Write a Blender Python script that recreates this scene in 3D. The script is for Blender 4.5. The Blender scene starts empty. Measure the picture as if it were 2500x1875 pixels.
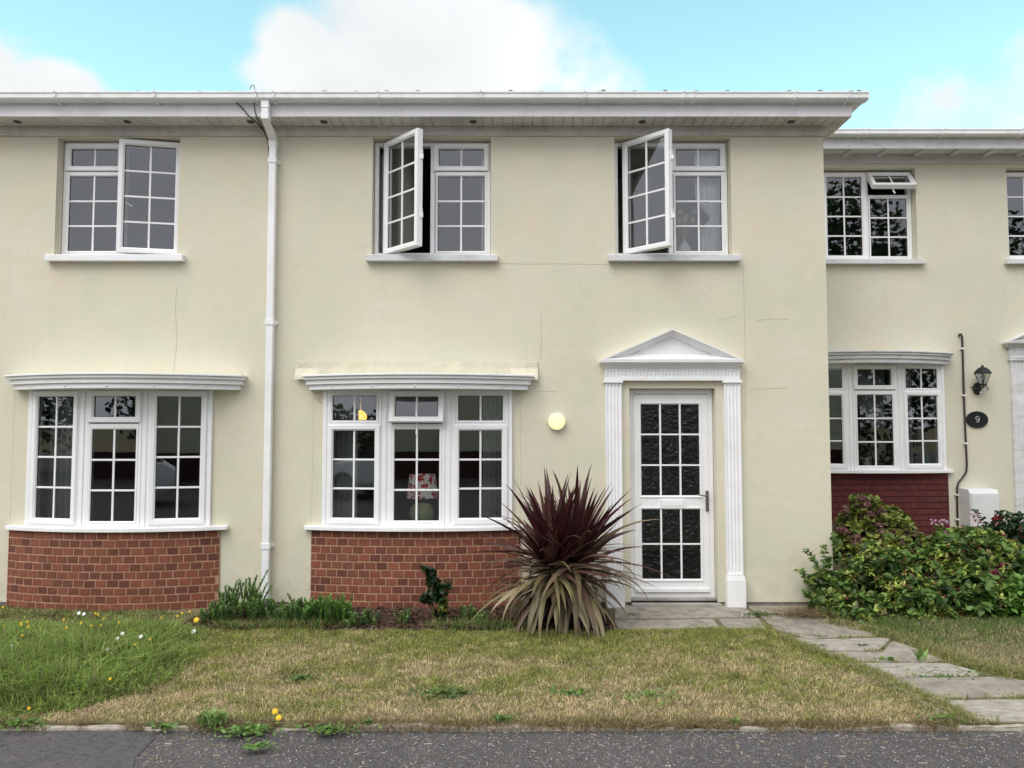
import bpy, math, random
import numpy as np
from mathutils import Matrix, Vector
random.seed(7); rng = np.random.default_rng(7)
R = math.radians
sc = bpy.context.scene
C = sc.collection

# ------------------------------------------------------------------ camera
F, CX, CY = 1878.0, 1250.0, 937.5          # focal length and centre in pixels of the 2500 px wide photo
CAMY, CAMZ, TH = -7.62, 1.75, R(3.19)
cd = bpy.data.cameras.new('camera'); cam = bpy.data.objects.new('camera', cd); C.objects.link(cam)
cd.sensor_width = 36; cd.lens = 36*F/2500; cd.clip_end = 2000; cd.clip_start = 0.05
cam.location = (0, CAMY, CAMZ); cam.rotation_euler = (R(90)+TH, 0, 0)
sc.camera = cam
sc.render.resolution_x, sc.render.resolution_y = 1024, 768

# ------------------------------------------------------------------ light
SUN_EL, SUN_AZ = 52, 215      # azimuth clockwise from north (+Y): behind the camera, a little left
sd = bpy.data.lights.new('sun', 'SUN'); sd.energy = 1.5; sd.angle = R(45); sd.color = (1, .965, .91)
so = bpy.data.objects.new('sun', sd); C.objects.link(so)
so.rotation_euler = (R(90-SUN_EL), 0, R(180-SUN_AZ)+math.pi*0)
_d = Vector((math.sin(R(SUN_AZ))*math.cos(R(SUN_EL)), math.cos(R(SUN_AZ))*math.cos(R(SUN_EL)), math.sin(R(SUN_EL))))
so.rotation_euler = (-_d).to_track_quat('-Z', 'Y').to_euler()

w = bpy.data.worlds.new('World'); sc.world = w; w.use_nodes = True
nt = w.node_tree; N = nt.nodes; L = nt.links; N.clear()
def nd(t, **k):
    n = N.new(t)
    for a, b in k.items(): setattr(n, a, b)
    return n
out = nd('ShaderNodeOutputWorld'); bg = nd('ShaderNodeBackground'); bg.inputs[1].default_value = 0.10
L.new(bg.outputs[0], out.inputs[0])
sky = nd('ShaderNodeTexSky'); sky.sky_type = 'NISHITA'; sky.sun_disc = False
sky.sun_elevation = R(SUN_EL); sky.sun_rotation = R(SUN_AZ); sky.air_density = 1.0; sky.dust_density = 0.6
tc = nd('ShaderNodeTexCoord')
tint = nd('ShaderNodeMix', data_type='RGBA', blend_type='MULTIPLY'); tint.inputs[0].default_value = 1
L.new(sky.outputs[0], tint.inputs[6]); tint.inputs[7].default_value = (2.65, 3.1, 2.1, 1)
# clouds : soft lumps placed on the sky sphere, edges broken by noise
nz = nd('ShaderNodeTexNoise'); nz.inputs['Scale'].default_value = 13; nz.inputs['Detail'].default_value = 7; nz.inputs['Roughness'].default_value = .55
L.new(tc.outputs['Generated'], nz.inputs['Vector'])
def sdir(u, v):
    d = Vector(((u-CX)/F, math.cos(TH)-(CY-v)/F*math.sin(TH), math.sin(TH)+(CY-v)/F*math.cos(TH)))
    return d.normalized()
stretch = nd('ShaderNodeVectorMath', operation='MULTIPLY'); stretch.inputs[1].default_value = (1, 1, 1.5)
L.new(tc.outputs['Generated'], stretch.inputs[0])
acc = None
for (u, v, r) in [(1000,150,.135),(830,200,.10),(1170,150,.13),(1310,170,.10),(1430,210,.075),(700,190,.06),(760,130,.07),(930,60,.09),(1090,40,.085),(1500,200,.05),
                  (70,225,.055),(140,215,.048),(0,225,.065),(-80,220,.09),(2330,290,.075),(2450,250,.06),(2510,130,.05)]:
    d = sdir(u, v); c = (d.x, d.y, d.z*1.5)
    di = nd('ShaderNodeVectorMath', operation='DISTANCE'); L.new(stretch.outputs[0], di.inputs[0]); di.inputs[1].default_value = c
    mr = nd('ShaderNodeMapRange'); L.new(di.outputs['Value'], mr.inputs[0])
    mr.inputs[1].default_value = r*1.5; mr.inputs[2].default_value = r*.25; mr.inputs[3].default_value = 0; mr.inputs[4].default_value = 1 if u < 1250 else .62 if u < 1460 else .5
    mr.interpolation_type = 'SMOOTHERSTEP'
    if acc is None: acc = mr
    else:
        m = nd('ShaderNodeMath', operation='MAXIMUM'); L.new(acc.outputs[0], m.inputs[0]); L.new(mr.outputs[0], m.inputs[1]); acc = m
# broad cloud deck over the rest of the sky, behind the street
sep = nd('ShaderNodeSeparateXYZ'); L.new(tc.outputs['Generated'], sep.inputs[0])
deck = nd('ShaderNodeMapRange'); L.new(sep.outputs[1], deck.inputs[0])
deck.inputs[1].default_value = .62; deck.inputs[2].default_value = .25; deck.inputs[3].default_value = 0; deck.inputs[4].default_value = 1
hi = nd('ShaderNodeMapRange'); L.new(sep.outputs[2], hi.inputs[0]); hi.inputs[1].default_value = .52; hi.inputs[2].default_value = .66
ab = nd('ShaderNodeMath', operation='ABSOLUTE'); L.new(sep.outputs[0], ab.inputs[0])
si = nd('ShaderNodeMapRange'); L.new(ab.outputs[0], si.inputs[0]); si.inputs[1].default_value = .66; si.inputs[2].default_value = .80
d2 = nd('ShaderNodeMath', operation='MAXIMUM'); L.new(hi.outputs[0], d2.inputs[0]); L.new(si.outputs[0], d2.inputs[1])
d3 = nd('ShaderNodeMath', operation='MAXIMUM'); L.new(d2.outputs[0], d3.inputs[0]); L.new(deck.outputs[0], d3.inputs[1]); deck = d3
mx = nd('ShaderNodeMath', operation='MAXIMUM'); L.new(acc.outputs[0], mx.inputs[0]); L.new(deck.outputs[0], mx.inputs[1])
nm = nd('ShaderNodeMath', operation='MULTIPLY_ADD'); L.new(nz.outputs[0], nm.inputs[0]); nm.inputs[1].default_value = 1.5; nm.inputs[2].default_value = -.75
ad = nd('ShaderNodeMath', operation='ADD'); L.new(mx.outputs[0], ad.inputs[0]); L.new(nm.outputs[0], ad.inputs[1])
mk = nd('ShaderNodeMapRange'); mk.interpolation_type = 'SMOOTHSTEP'; L.new(ad.outputs[0], mk.inputs[0])
mk.inputs[1].default_value = .18; mk.inputs[2].default_value = .85; mk.inputs[3].default_value = 0; mk.inputs[4].default_value = 1
cl = nd('ShaderNodeMix', data_type='RGBA'); cl.inputs[6].default_value = (6.75, 6.9, 7.0, 1); cl.inputs[7].default_value = (8.9, 9.1, 9.5, 1)
nz2 = nd('ShaderNodeTexNoise'); nz2.inputs['Scale'].default_value = 5; nz2.inputs['Detail'].default_value = 5; L.new(tc.outputs['Generated'], nz2.inputs['Vector'])
vr = nd('ShaderNodeMapRange'); L.new(nz2.outputs[0], vr.inputs[0]); vr.inputs[1].default_value = .3; vr.inputs[2].default_value = .7; vr.inputs[3].default_value = .90; vr.inputs[4].default_value = 1.07
shd = nd('ShaderNodeMix', data_type='RGBA', blend_type='MULTIPLY'); shd.inputs[0].default_value = 1; L.new(cl.outputs[2], shd.inputs[6]); L.new(vr.outputs[0], shd.inputs[7])
dk = nd('ShaderNodeMath', operation='MULTIPLY'); L.new(deck.outputs[0], dk.inputs[0]); dk.inputs[1].default_value = 1.0
L.new(dk.outputs[0], cl.inputs[0])
fin = nd('ShaderNodeMix', data_type='RGBA'); L.new(mk.outputs[0], fin.inputs[0]); L.new(tint.outputs[2], fin.inputs[6]); L.new(shd.outputs[2], fin.inputs[7])
L.new(fin.outputs[2], bg.inputs[0])
sc.view_settings.view_transform = 'Standard'; sc.view_settings.look = 'None'
sc.view_settings.exposure = 0.5; sc.view_settings.gamma = 1; sc.view_settings.use_curve_mapping = False

# ------------------------------------------------------------------ helpers
def P(u, v, Y=0.0):
    a, b = (u-CX)/F, (CY-v)/F
    dy = math.cos(TH)-b*math.sin(TH); dz = math.sin(TH)+b*math.cos(TH)
    t = (Y-CAMY)/dy
    return (a*t, Y, CAMZ+dz*t)
def PX(u, Y=0.0, v=900): return P(u, v, Y)[0]
def PZ(v, Y=0.0): return P(CX, v, Y)[2]
def G(u, v, z=0.0):
    a, b = (u-CX)/F, (CY-v)/F
    dy = math.cos(TH)-b*math.sin(TH); dz = math.sin(TH)+b*math.cos(TH)
    t = (z-CAMZ)/dz
    return (a*t, CAMY+dy*t)
I4 = Matrix.Identity(4)
def T(x, y, z): return Matrix.Translation((x, y, z))
def RZ(a): return Matrix.Rotation(a, 4, 'Z')
def RX(a): return Matrix.Rotation(a, 4, 'X')

def tag(o, label=None, cat=None, group=None, kind=None):
    if label: o['label'] = label
    if cat: o['category'] = cat
    if group: o['group'] = group
    if kind: o['kind'] = kind
    return o
def empty(name, loc=(0, 0, 0), label=None, cat=None, group=None):
    o = bpy.data.objects.new(name, None); o.empty_display_size = .1; o.location = loc; C.objects.link(o)
    return tag(o, label, cat, group)

class MB:
    def __init__(s): s.v = []; s.f = []; s.m = []
    def add(s, vs, fs, mi=0, M=None):
        b = len(s.v)
        if M is not None: vs = [tuple(M @ Vector(p)) for p in vs]
        s.v += [tuple(p) for p in vs]
        for f in fs: s.f.append([b+i for i in f]); s.m.append(mi)
        return s
    def box(s, x0, x1, y0, y1, z0, z1, mi=0, M=None):
        return s.add([(x0,y0,z0),(x1,y0,z0),(x1,y1,z0),(x0,y1,z0),(x0,y0,z1),(x1,y0,z1),(x1,y1,z1),(x0,y1,z1)],
              [(0,3,2,1),(4,5,6,7),(0,1,5,4),(1,2,6,5),(2,3,7,6),(3,0,4,7)], mi, M)
    def quad(s, pts, mi=0, M=None): return s.add(pts, [tuple(range(len(pts)))], mi, M)
    def prism(s, poly, z0, z1, mi=0, M=None):          # poly in XY, up Z
        n = len(poly); vs = [(x,y,z0) for x,y in poly]+[(x,y,z1) for x,y in poly]
        fs = [tuple(range(n-1,-1,-1)), tuple(range(n,2*n))]+[(i,(i+1)%n,n+(i+1)%n,n+i) for i in range(n)]
        return s.add(vs, fs, mi, M)
    def ext_x(s, prof, x0, x1, mi=0, M=None):           # prof in (y,z)
        n = len(prof); vs = [(x0,y,z) for y,z in prof]+[(x1,y,z) for y,z in prof]
        fs = [tuple(range(n)), tuple(range(2*n-1,n-1,-1))]+[(i,n+i,n+(i+1)%n,(i+1)%n) for i in range(n)]
        return s.add(vs, fs, mi, M)
    def ext_y(s, poly, y0, y1, mi=0, M=None):           # poly in (x,z)
        n = len(poly); vs = [(x,y0,z) for x,z in poly]+[(x,y1,z) for x,z in poly]
        fs = [tuple(range(n)), tuple(range(2*n-1,n-1,-1))]+[(i,n+i,n+(i+1)%n,(i+1)%n) for i in range(n)]
        return s.add(vs, fs, mi, M)
    def ring(s, poly, prof, mi=0, M=None):              # poly in (x,z) CCW, profile [(inset, y)] closed loop
        n = len(poly); loops = []
        for d, y in prof:
            lp = []
            for i in range(n):
                p0, p1, p2 = Vector(poly[i-1]), Vector(poly[i]), Vector(poly[(i+1) % n])
                e1 = (p1-p0).normalized(); e2 = (p2-p1).normalized()
                n1 = Vector((-e1.y, e1.x)); n2 = Vector((-e2.y, e2.x)); b = (n1+n2)
                b = b/ max(1e-6, b.dot(n1)); q = p1+b*d
                lp.append((q.x, y, q.y))
            loops.append(lp)
        k = len(prof); vs = [p for lp in loops for p in lp]; fs = []
        for a in range(k):
            c = (a+1) % k
            for i in range(n):
                j = (i+1) % n
                fs.append((a*n+i, c*n+i, c*n+j, a*n+j))
        return s.add(vs, fs, mi, M)
    def tube(s, pts, r, seg=8, mi=0, M=None, cap=True, sq=False):
        rs = r if isinstance(r, (list, tuple)) else [r]*len(pts)
        pts = [Vector(p) for p in pts]; vs = []; up = None
        for i, p in enumerate(pts):
            t = ((pts[min(i+1, len(pts)-1)]-pts[max(i-1, 0)])).normalized()
            if up is None:
                up = Vector((0, 0, 1)) if abs(t.z) < .9 else Vector((0, 1, 0))
            a = t.cross(up).normalized(); b = a.cross(t).normalized(); up = b
            for k in range(seg):
                an = 2*math.pi*(k+.5)/seg; q = p+(a*math.cos(an)+b*math.sin(an))*rs[i]
                vs.append(tuple(q))
        fs = []
        for i in range(len(pts)-1):
            for k in range(seg):
                k2 = (k+1) % seg; fs.append((i*seg+k, i*seg+k2, (i+1)*seg+k2, (i+1)*seg+k))
        if cap: fs += [tuple(range(seg-1,-1,-1)), tuple(range((len(pts)-1)*seg, len(pts)*seg))]
        return s.add(vs, fs, mi, M)
    def lathe(s, prof, seg=24, mi=0, M=None):            # prof [(r,z)]
        vs = []; fs = []
        for r, z in prof:
            for k in range(seg):
                a = 2*math.pi*k/seg; vs.append((r*math.cos(a), r*math.sin(a), z))
        for i in range(len(prof)-1):
            for k in range(seg):
                k2 = (k+1) % seg; fs.append((i*seg+k, i*seg+k2, (i+1)*seg+k2, (i+1)*seg+k))
        fs += [tuple(range(seg-1,-1,-1)), tuple(range((len(prof)-1)*seg, len(prof)*seg))]
        return s.add(vs, fs, mi, M)
    def build(s, name, mats, parent=None, bevel=0, smooth=False, **tg):
        me = bpy.data.meshes.new(name); me.from_pydata(s.v, [], s.f)
        if not isinstance(mats, (list, tuple)): mats = [mats]
        for m in mats: me.materials.append(m)
        if len(mats) > 1: me.polygons.foreach_set('material_index', s.m)
        if smooth: me.polygons.foreach_set('use_smooth', [True]*len(s.f))
        me.validate(); me.update()
        o = bpy.data.objects.new(name, me); C.objects.link(o)
        if parent is not None:
            o.parent = parent
            if parent.parent is None or True:
                # meshes are laid out in world space: cancel the parent's offset
                o.matrix_parent_inverse = world_inv(parent)
        if bevel:
            b = o.modifiers.new('bevel', 'BEVEL'); b.width = bevel; b.segments = 2; b.limit_method = 'ANGLE'; b.angle_limit = R(40)
        return tag(o, **tg) if tg else o
def world_mat(o):
    m = Matrix.Translation(o.location) @ o.rotation_euler.to_matrix().to_4x4()
    if o.parent is not None: m = world_mat(o.parent) @ o.matrix_parent_inverse @ m
    return m
def world_inv(o): return world_mat(o).inverted()

# fast mesh of many small instances (leaves, grass): numpy arrays
def inst_mesh(name, tv, tf, Rm, pos, col, mat, parent=None, extra=None):
    tv = np.asarray(tv, float); n = len(pos); k = len(tv)
    V = np.einsum('nij,kj->nki', Rm, tv)+pos[:, None, :]
    return raw_mesh(name, V.reshape(-1, 3), tf, n, k, col, mat, parent)
def raw_mesh(name, V, tf, n, k, col, mat, parent=None):
    me = bpy.data.meshes.new(name)
    me.vertices.add(len(V)); me.vertices.foreach_set('co', V.astype(np.float32).ravel())
    sizes = np.array([len(f) for f in tf]); flat = np.concatenate([np.array(f) for f in tf])
    loops = (flat[None, :]+(np.arange(n)*k)[:, None]).ravel()
    me.loops.add(len(loops)); me.loops.foreach_set('vertex_index', loops.astype(np.int32))
    tot = np.tile(sizes, n); st = np.concatenate([[0], np.cumsum(tot)[:-1]])
    me.polygons.add(len(tot)); me.polygons.foreach_set('loop_start', st.astype(np.int32)); me.polygons.foreach_set('loop_total', tot.astype(np.int32))
    me.update(calc_edges=True)
    if col is not None:
        if len(col) == n: col = np.repeat(col, k, axis=0)
        ca = me.color_attributes.new('tone', 'FLOAT_COLOR', 'POINT')
        ca.data.foreach_set('color', np.concatenate([col, np.ones((len(col), 1))], 1).astype(np.float32).ravel())
    me.materials.append(mat)
    o = bpy.data.objects.new(name, me); C.objects.link(o)
    if parent is not None: o.parent = parent; o.matrix_parent_inverse = world_inv(parent)
    return o
def _h(ix, iy, s): 
    a = np.sin(ix*127.1+iy*311.7+s*74.7)*43758.5453
    return a-np.floor(a)
def vnoise(x, y, s=0):
    ix, iy = np.floor(x), np.floor(y); fx, fy = x-ix, y-iy; fx = fx*fx*(3-2*fx); fy = fy*fy*(3-2*fy)
    return (_h(ix,iy,s)*(1-fx)+_h(ix+1,iy,s)*fx)*(1-fy)+(_h(ix,iy+1,s)*(1-fx)+_h(ix+1,iy+1,s)*fx)*fy
def fbm(x, y, s=0): return vnoise(x,y,s)*.5+vnoise(x*2.1,y*2.1,s+1)*.28+vnoise(x*4.3,y*4.3,s+2)*.22
def inpoly(x, y, poly):
    r = np.zeros(len(x), bool); n = len(poly)
    for i in range(n):
        x1, y1 = poly[i]; x2, y2 = poly[(i+1) % n]
        if y1 == y2: continue
        c = ((y1 > y) != (y2 > y)) & (x < (x2-x1)*(y-y1)/(y2-y1)+x1); r ^= c
    return r

# ------------------------------------------------------------------ materials
def newmat(name):
    m = bpy.data.materials.new(name); m.use_nodes = True
    return m, m.node_tree, m.node_tree.nodes['Principled BSDF']
def mat(name, col, rough=.6, var=.08, scale=6, bump=0, bscale=200, dirt=None, dscale=2.0, damt=.5, spec=.4, metal=0, emit=None, stretch=None, bdist=.003):
    m, t, b = newmat(name); ns, ls = t.nodes, t.links
    b.inputs['Roughness'].default_value = rough; b.inputs['Specular IOR Level'].default_value = spec; b.inputs['Metallic'].default_value = metal
    co = ns.new('ShaderNodeTexCoord'); vec = co.outputs['Object']
    if stretch:
        mp = ns.new('ShaderNodeMapping'); mp.inputs['Scale'].default_value = stretch; ls.new(vec, mp.inputs[0]); vec = mp.outputs[0]
    n1 = ns.new('ShaderNodeTexNoise'); n1.inputs['Scale'].default_value = scale; n1.inputs['Detail'].default_value = 6; ls.new(vec, n1.inputs['Vector'])
    mr = ns.new('ShaderNodeMapRange'); ls.new(n1.outputs[0], mr.inputs[0]); mr.inputs[1].default_value = .3; mr.inputs[2].default_value = .7
    mr.inputs[3].default_value = 1-var; mr.inputs[4].default_value = 1+var
    mul = ns.new('ShaderNodeMix'); mul.data_type = 'RGBA'; mul.blend_type = 'MULTIPLY'; mul.inputs[0].default_value = 1
    mul.inputs[6].default_value = (*col, 1); ls.new(mr.outputs[0], mul.inputs[7]); res = mul.outputs[2]
    if dirt:
        n2 = ns.new('ShaderNodeTexNoise'); n2.inputs['Scale'].default_value = dscale; n2.inputs['Detail'].default_value = 8; n2.inputs['Roughness'].default_value = .65; ls.new(vec, n2.inputs['Vector'])
        m2 = ns.new('ShaderNodeMapRange'); ls.new(n2.outputs[0], m2.inputs[0]); m2.inputs[1].default_value = .48; m2.inputs[2].default_value = .75; m2.inputs[3].default_value = 0; m2.inputs[4].default_value = damt
        mm = ns.new('ShaderNodeMix'); mm.data_type = 'RGBA'; ls.new(m2.outputs[0], mm.inputs[0]); ls.new(res, mm.inputs[6]); mm.inputs[7].default_value = (*dirt, 1); res = mm.outputs[2]
    ls.new(res, b.inputs['Base Color'])
    if bump:
        n3 = ns.new('ShaderNodeTexNoise'); n3.inputs['Scale'].default_value = bscale; n3.inputs['Detail'].default_value = 4; ls.new(vec, n3.inputs['Vector'])
        bp = ns.new('ShaderNodeBump'); bp.inputs['Strength'].default_value = bump; bp.inputs['Distance'].default_value = bdist; ls.new(n3.outputs[0], bp.inputs['Height']); ls.new(bp.outputs[0], b.inputs['Normal'])
    if emit:
        b.inputs['Emission Color'].default_value = (*emit[0], 1); b.inputs['Emission Strength'].default_value = emit[1]
    return m
def leafmat(name, rough=.45, spec=.35, trans=.25, var=.15):
    m, t, b = newmat(name); ns, ls = t.nodes, t.links
    at = ns.new('ShaderNodeAttribute'); at.attribute_name = 'tone'
    b.inputs['Roughness'].default_value = rough; b.inputs['Specular IOR Level'].default_value = spec
    co = ns.new('ShaderNodeTexCoord'); n1 = ns.new('ShaderNodeTexNoise'); n1.inputs['Scale'].default_value = 30; ls.new(co.outputs['Object'], n1.inputs['Vector'])
    mr = ns.new('ShaderNodeMapRange'); ls.new(n1.outputs[0], mr.inputs[0]); mr.inputs[1].default_value=.3; mr.inputs[2].default_value=.7; mr.inputs[3].default_value = 1-var; mr.inputs[4].default_value = 1+var
    mul = ns.new('ShaderNodeMix'); mul.data_type = 'RGBA'; mul.blend_type = 'MULTIPLY'; mul.inputs[0].default_value = 1; ls.new(at.outputs['Color'], mul.inputs[6]); ls.new(mr.outputs[0], mul.inputs[7])
    ls.new(mul.outputs[2], b.inputs['Base Color'])
    if trans:
        tr = ns.new('ShaderNodeBsdfTranslucent'); ls.new(mul.outputs[2], tr.inputs[0]); mx = ns.new('ShaderNodeMixShader'); mx.inputs[0].default_value = trans
        ls.new(b.outputs[0], mx.inputs[1]); ls.new(tr.outputs[0], mx.inputs[2]); ls.new(mx.outputs[0], ns['Material Output'].inputs[0])
    return m
def glassmat(name, base=.09, k=1.3, wob=.0, tint=(.80,.84,.83), rough=0.0, wscale=2.5, wd=.01):
    m, t, b = newmat(name); ns, ls = t.nodes, t.links; ns.remove(b)
    tr = ns.new('ShaderNodeBsdfTransparent'); tr.inputs[0].default_value = (*tint, 1)
    gl = ns.new('ShaderNodeBsdfGlossy'); gl.inputs['Roughness'].default_value = rough; gl.inputs[0].default_value = (.93, .95, 1, 1)
    fr = ns.new('ShaderNodeFresnel'); fr.inputs[0].default_value = 1.5
    ma = ns.new('ShaderNodeMath'); ma.operation = 'MULTIPLY_ADD'; ma.use_clamp = True; ls.new(fr.outputs[0], ma.inputs[0]); ma.inputs[1].default_value = k; ma.inputs[2].default_value = base
    mx = ns.new('ShaderNodeMixShader'); ls.new(ma.outputs[0], mx.inputs[0]); ls.new(tr.outputs[0], mx.inputs[1]); ls.new(gl.outputs[0], mx.inputs[2]); ls.new(mx.outputs[0], ns['Material Output'].inputs[0])
    if wob:
        co = ns.new('ShaderNodeTexCoord'); n1 = ns.new('ShaderNodeTexNoise'); n1.inputs['Scale'].default_value = wscale; n1.inputs['Detail'].default_value = 1; n1.inputs['Distortion'].default_value = .8 if wscale > 5 else 0
        ls.new(co.outputs['Object'], n1.inputs['Vector'])
        bp = ns.new('ShaderNodeBump'); bp.inputs['Strength'].default_value = wob; bp.inputs['Distance'].default_value = wd; ls.new(n1.outputs[0], bp.inputs['Height']); ls.new(bp.outputs[0], gl.inputs['Normal']); 
    return m
WALLC = (.69, .652, .525)
def wallmat(name, col):
    m, t, b = newmat(name); ns, ls = t.nodes, t.links; b.inputs['Roughness'].default_value = .9; b.inputs['Specular IOR Level'].default_value = .2
    co = ns.new('ShaderNodeTexCoord'); O = co.outputs['Object']
    def noise(s, d=6, r=.55, st=None):
        n = ns.new('ShaderNodeTexNoise'); n.inputs['Scale'].default_value = s; n.inputs['Detail'].default_value = d; n.inputs['Roughness'].default_value = r
        if st:
            mp = ns.new('ShaderNodeMapping'); mp.inputs['Scale'].default_value = st; ls.new(O, mp.inputs[0]); ls.new(mp.outputs[0], n.inputs['Vector'])
        else: ls.new(O, n.inputs['Vector'])
        return n.outputs[0]
    def rng_(x, a, b_, c, d):
        r = ns.new('ShaderNodeMapRange'); ls.new(x, r.inputs[0]); r.inputs[1].default_value=a; r.inputs[2].default_value=b_; r.inputs[3].default_value=c; r.inputs[4].default_value=d; return r.outputs[0]
    def mixc(f, a, bcol, mode='MIX'):
        x = ns.new('ShaderNodeMix'); x.data_type='RGBA'; x.blend_type=mode; ls.new(f, x.inputs[0]) if not isinstance(f, float) else setattr(x.inputs[0],'default_value',f)
        if isinstance(a, tuple): x.inputs[6].default_value=(*a,1)
        else: ls.new(a, x.inputs[6])
        if isinstance(bcol, tuple): x.inputs[7].default_value=(*bcol,1)
        else: ls.new(bcol, x.inputs[7])
        return x.outputs[2]
    c = mixc(rng_(noise(.9, 4), .35, .65, 0, 1), col, (col[0]*.90, col[1]*.93, col[2]*.90))
    c = mixc(rng_(noise(2.3, 5, .6), .46, .72, 0, .8), c, (col[0]*1.0, col[1]*.93, col[2]*.90))
    c = mixc(rng_(noise(1.6, 6, .7, (6, 1, .7)), .54, .78, 0, .3), c, (col[0]*.80, col[1]*.83, col[2]*.82))     # vertical run marks
    c = mixc(rng_(noise(5.0, 8, .75), .60, .76, 0, .55), c, (col[0]*.70, col[1]*.68, col[2]*.66))                # small stains
    c = mixc(1.0, c, rng_(noise(60, 3), .3, .7, .965, 1.03), 'MULTIPLY')
    # grime just above the ground
    sp = ns.new('ShaderNodeSeparateXYZ'); ls.new(O, sp.inputs[0])
    g = ns.new('ShaderNodeMath'); g.operation='MULTIPLY'; ls.new(rng_(sp.outputs[2], .75, .0, 0, 1), g.inputs[0]); ls.new(rng_(noise(4,6,.7), .4, .7, .0, .45), g.inputs[1])
    c = mixc(g.outputs[0], c, (.38, .37, .29))
    ls.new(c, b.inputs['Base Color'])
    bp = ns.new('ShaderNodeBump'); bp.inputs['Strength'].default_value=.55; bp.inputs['Distance'].default_value=.004
    a2 = ns.new('ShaderNodeMath'); a2.operation='MULTIPLY_ADD'; ls.new(noise(7,3), a2.inputs[0]); a2.inputs[1].default_value=2.2; ls.new(noise(85,4,.6), a2.inputs[2])
    ls.new(a2.outputs[0], bp.inputs['Height']); ls.new(bp.outputs[0], b.inputs['Normal'])
    return m
M = {}
M['render'] = wallmat('cream_render', WALLC)
M['render9'] = wallmat('cream_render_pale', (.68, .655, .54))
M['pvc'] = mat('white_pvc', (.85, .85, .86), .35, .03, 3, dirt=(.55,.54,.50), dscale=5, damt=.18, spec=.5)
M['pvc_dirty'] = mat('weathered_white_pvc', (.64, .63, .66), .45, .06, 3, dirt=(.34,.33,.33), dscale=4, damt=.55, spec=.4)
M['paint'] = mat('white_paint', (.84, .84, .85), .5, .04, 4, bump=.2, bscale=30, dirt=(.55,.54,.5), dscale=6, damt=.25)
M['paint_old'] = mat('weathered_white_paint', (.66, .66, .67), .6, .08, 4, bump=.25, bscale=30, dirt=(.36,.35,.34), dscale=5, damt=.6, stretch=(1,1,3))
M['gasket'] = mat('black_gasket', (.015,.015,.017), .6, .0)
M['glass'] = glassmat('window_glass', .078, 1.2, .12, wd=.004)
M['obscure'] = glassmat('patterned_glass', .022, .35, 1.0, tint=(.40,.42,.38), rough=.24, wscale=22, wd=.018)
M['dark'] = mat('dark_interior', (.06,.058,.055), .9)
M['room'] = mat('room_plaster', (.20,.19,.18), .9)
M['tile'] = mat('roof_tile', (.10,.085,.075), .85, .2, 12, bump=.4, bscale=60)
M['mortar'] = mat('mortar', (.42,.25,.15), .95, .12, 20, bump=.5, bscale=150)
M['metal'] = mat('aged_metal', (.18,.17,.16), .4, .1, metal=.8)
M['black'] = mat('black_paint', (.012,.013,.016), .35, .1)
M['blackrub'] = mat('black_cable', (.01,.01,.012), .6)
M['conc'] = mat('concrete', (.34,.325,.295), .9, .15, 5, bump=.6, bscale=90, dirt=(.16,.15,.12), dscale=6, damt=.7)
M['plinth'] = mat('grey_plinth', (.22,.20,.19), .95, .15, 9, bump=.6, bscale=90, dirt=(.12,.10,.09), dscale=4, damt=.7)
M['brown'] = mat('brown_pipe', (.055,.035,.03), .35)
M['fabric'] = mat('white_fabric', (.85,.85,.86), .9, .05)
M['net'] = mat('curtain_cloth', (.42,.42,.44), .9, .06)

def brickmat(name, c1, c2, c3, mo=None):
    m, t, b = newmat(name); ns, ls = t.nodes, t.links; b.inputs['Roughness'].default_value=.85
    at = ns.new('ShaderNodeAttribute'); at.attribute_name='tone'
    rp = ns.new('ShaderNodeValToRGB'); sp = ns.new('ShaderNodeSeparateColor'); ls.new(at.outputs['Color'], sp.inputs[0]); ls.new(sp.outputs[0], rp.inputs[0])
    rp.color_ramp.elements[0].color=(*c1,1); rp.color_ramp.elements[1].color=(*c3,1); e=rp.color_ramp.elements.new(.45); e.color=(*c2,1)
    co = ns.new('ShaderNodeTexCoord'); n = ns.new('ShaderNodeTexNoise'); n.inputs['Scale'].default_value=45; n.inputs['Detail'].default_value=6; ls.new(co.outputs['Object'], n.inputs['Vector'])
    mr = ns.new('ShaderNodeMapRange'); ls.new(n.outputs[0], mr.inputs[0]); mr.inputs[1].default_value=.3; mr.inputs[2].default_value=.7; mr.inputs[3].default_value=.8; mr.inputs[4].default_value=1.18
    mu = ns.new('ShaderNodeMix'); mu.data_type='RGBA'; mu.blend_type='MULTIPLY'; mu.inputs[0].default_value=1; ls.new(rp.outputs[0], mu.inputs[6]); ls.new(mr.outputs[0], mu.inputs[7])
    nb = ns.new('ShaderNodeTexNoise'); nb.inputs['Scale'].default_value=3.5; nb.inputs['Detail'].default_value=8; nb.inputs['Roughness'].default_value=.7; ls.new(co.outputs['Object'], nb.inputs['Vector'])
    mb_ = ns.new('ShaderNodeMapRange'); ls.new(nb.outputs[0], mb_.inputs[0]); mb_.inputs[1].default_value=.48; mb_.inputs[2].default_value=.72; mb_.inputs[3].default_value=0; mb_.inputs[4].default_value=.55
    mg = ns.new('ShaderNodeMix'); mg.data_type='RGBA'; ls.new(mb_.outputs[0], mg.inputs[0]); ls.new(mu.outputs[2], mg.inputs[6]); mg.inputs[7].default_value=(c1[0]*.8+.02,c1[1]+.015,c1[2]+.012,1); ls.new(mg.outputs[2], b.inputs['Base Color'])
    bp = ns.new('ShaderNodeBump'); bp.inputs['Strength'].default_value=.6; bp.inputs['Distance'].default_value=.004; ls.new(n.outputs[0], bp.inputs['Height']); ls.new(bp.outputs[0], b.inputs['Normal'])
    return m
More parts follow.
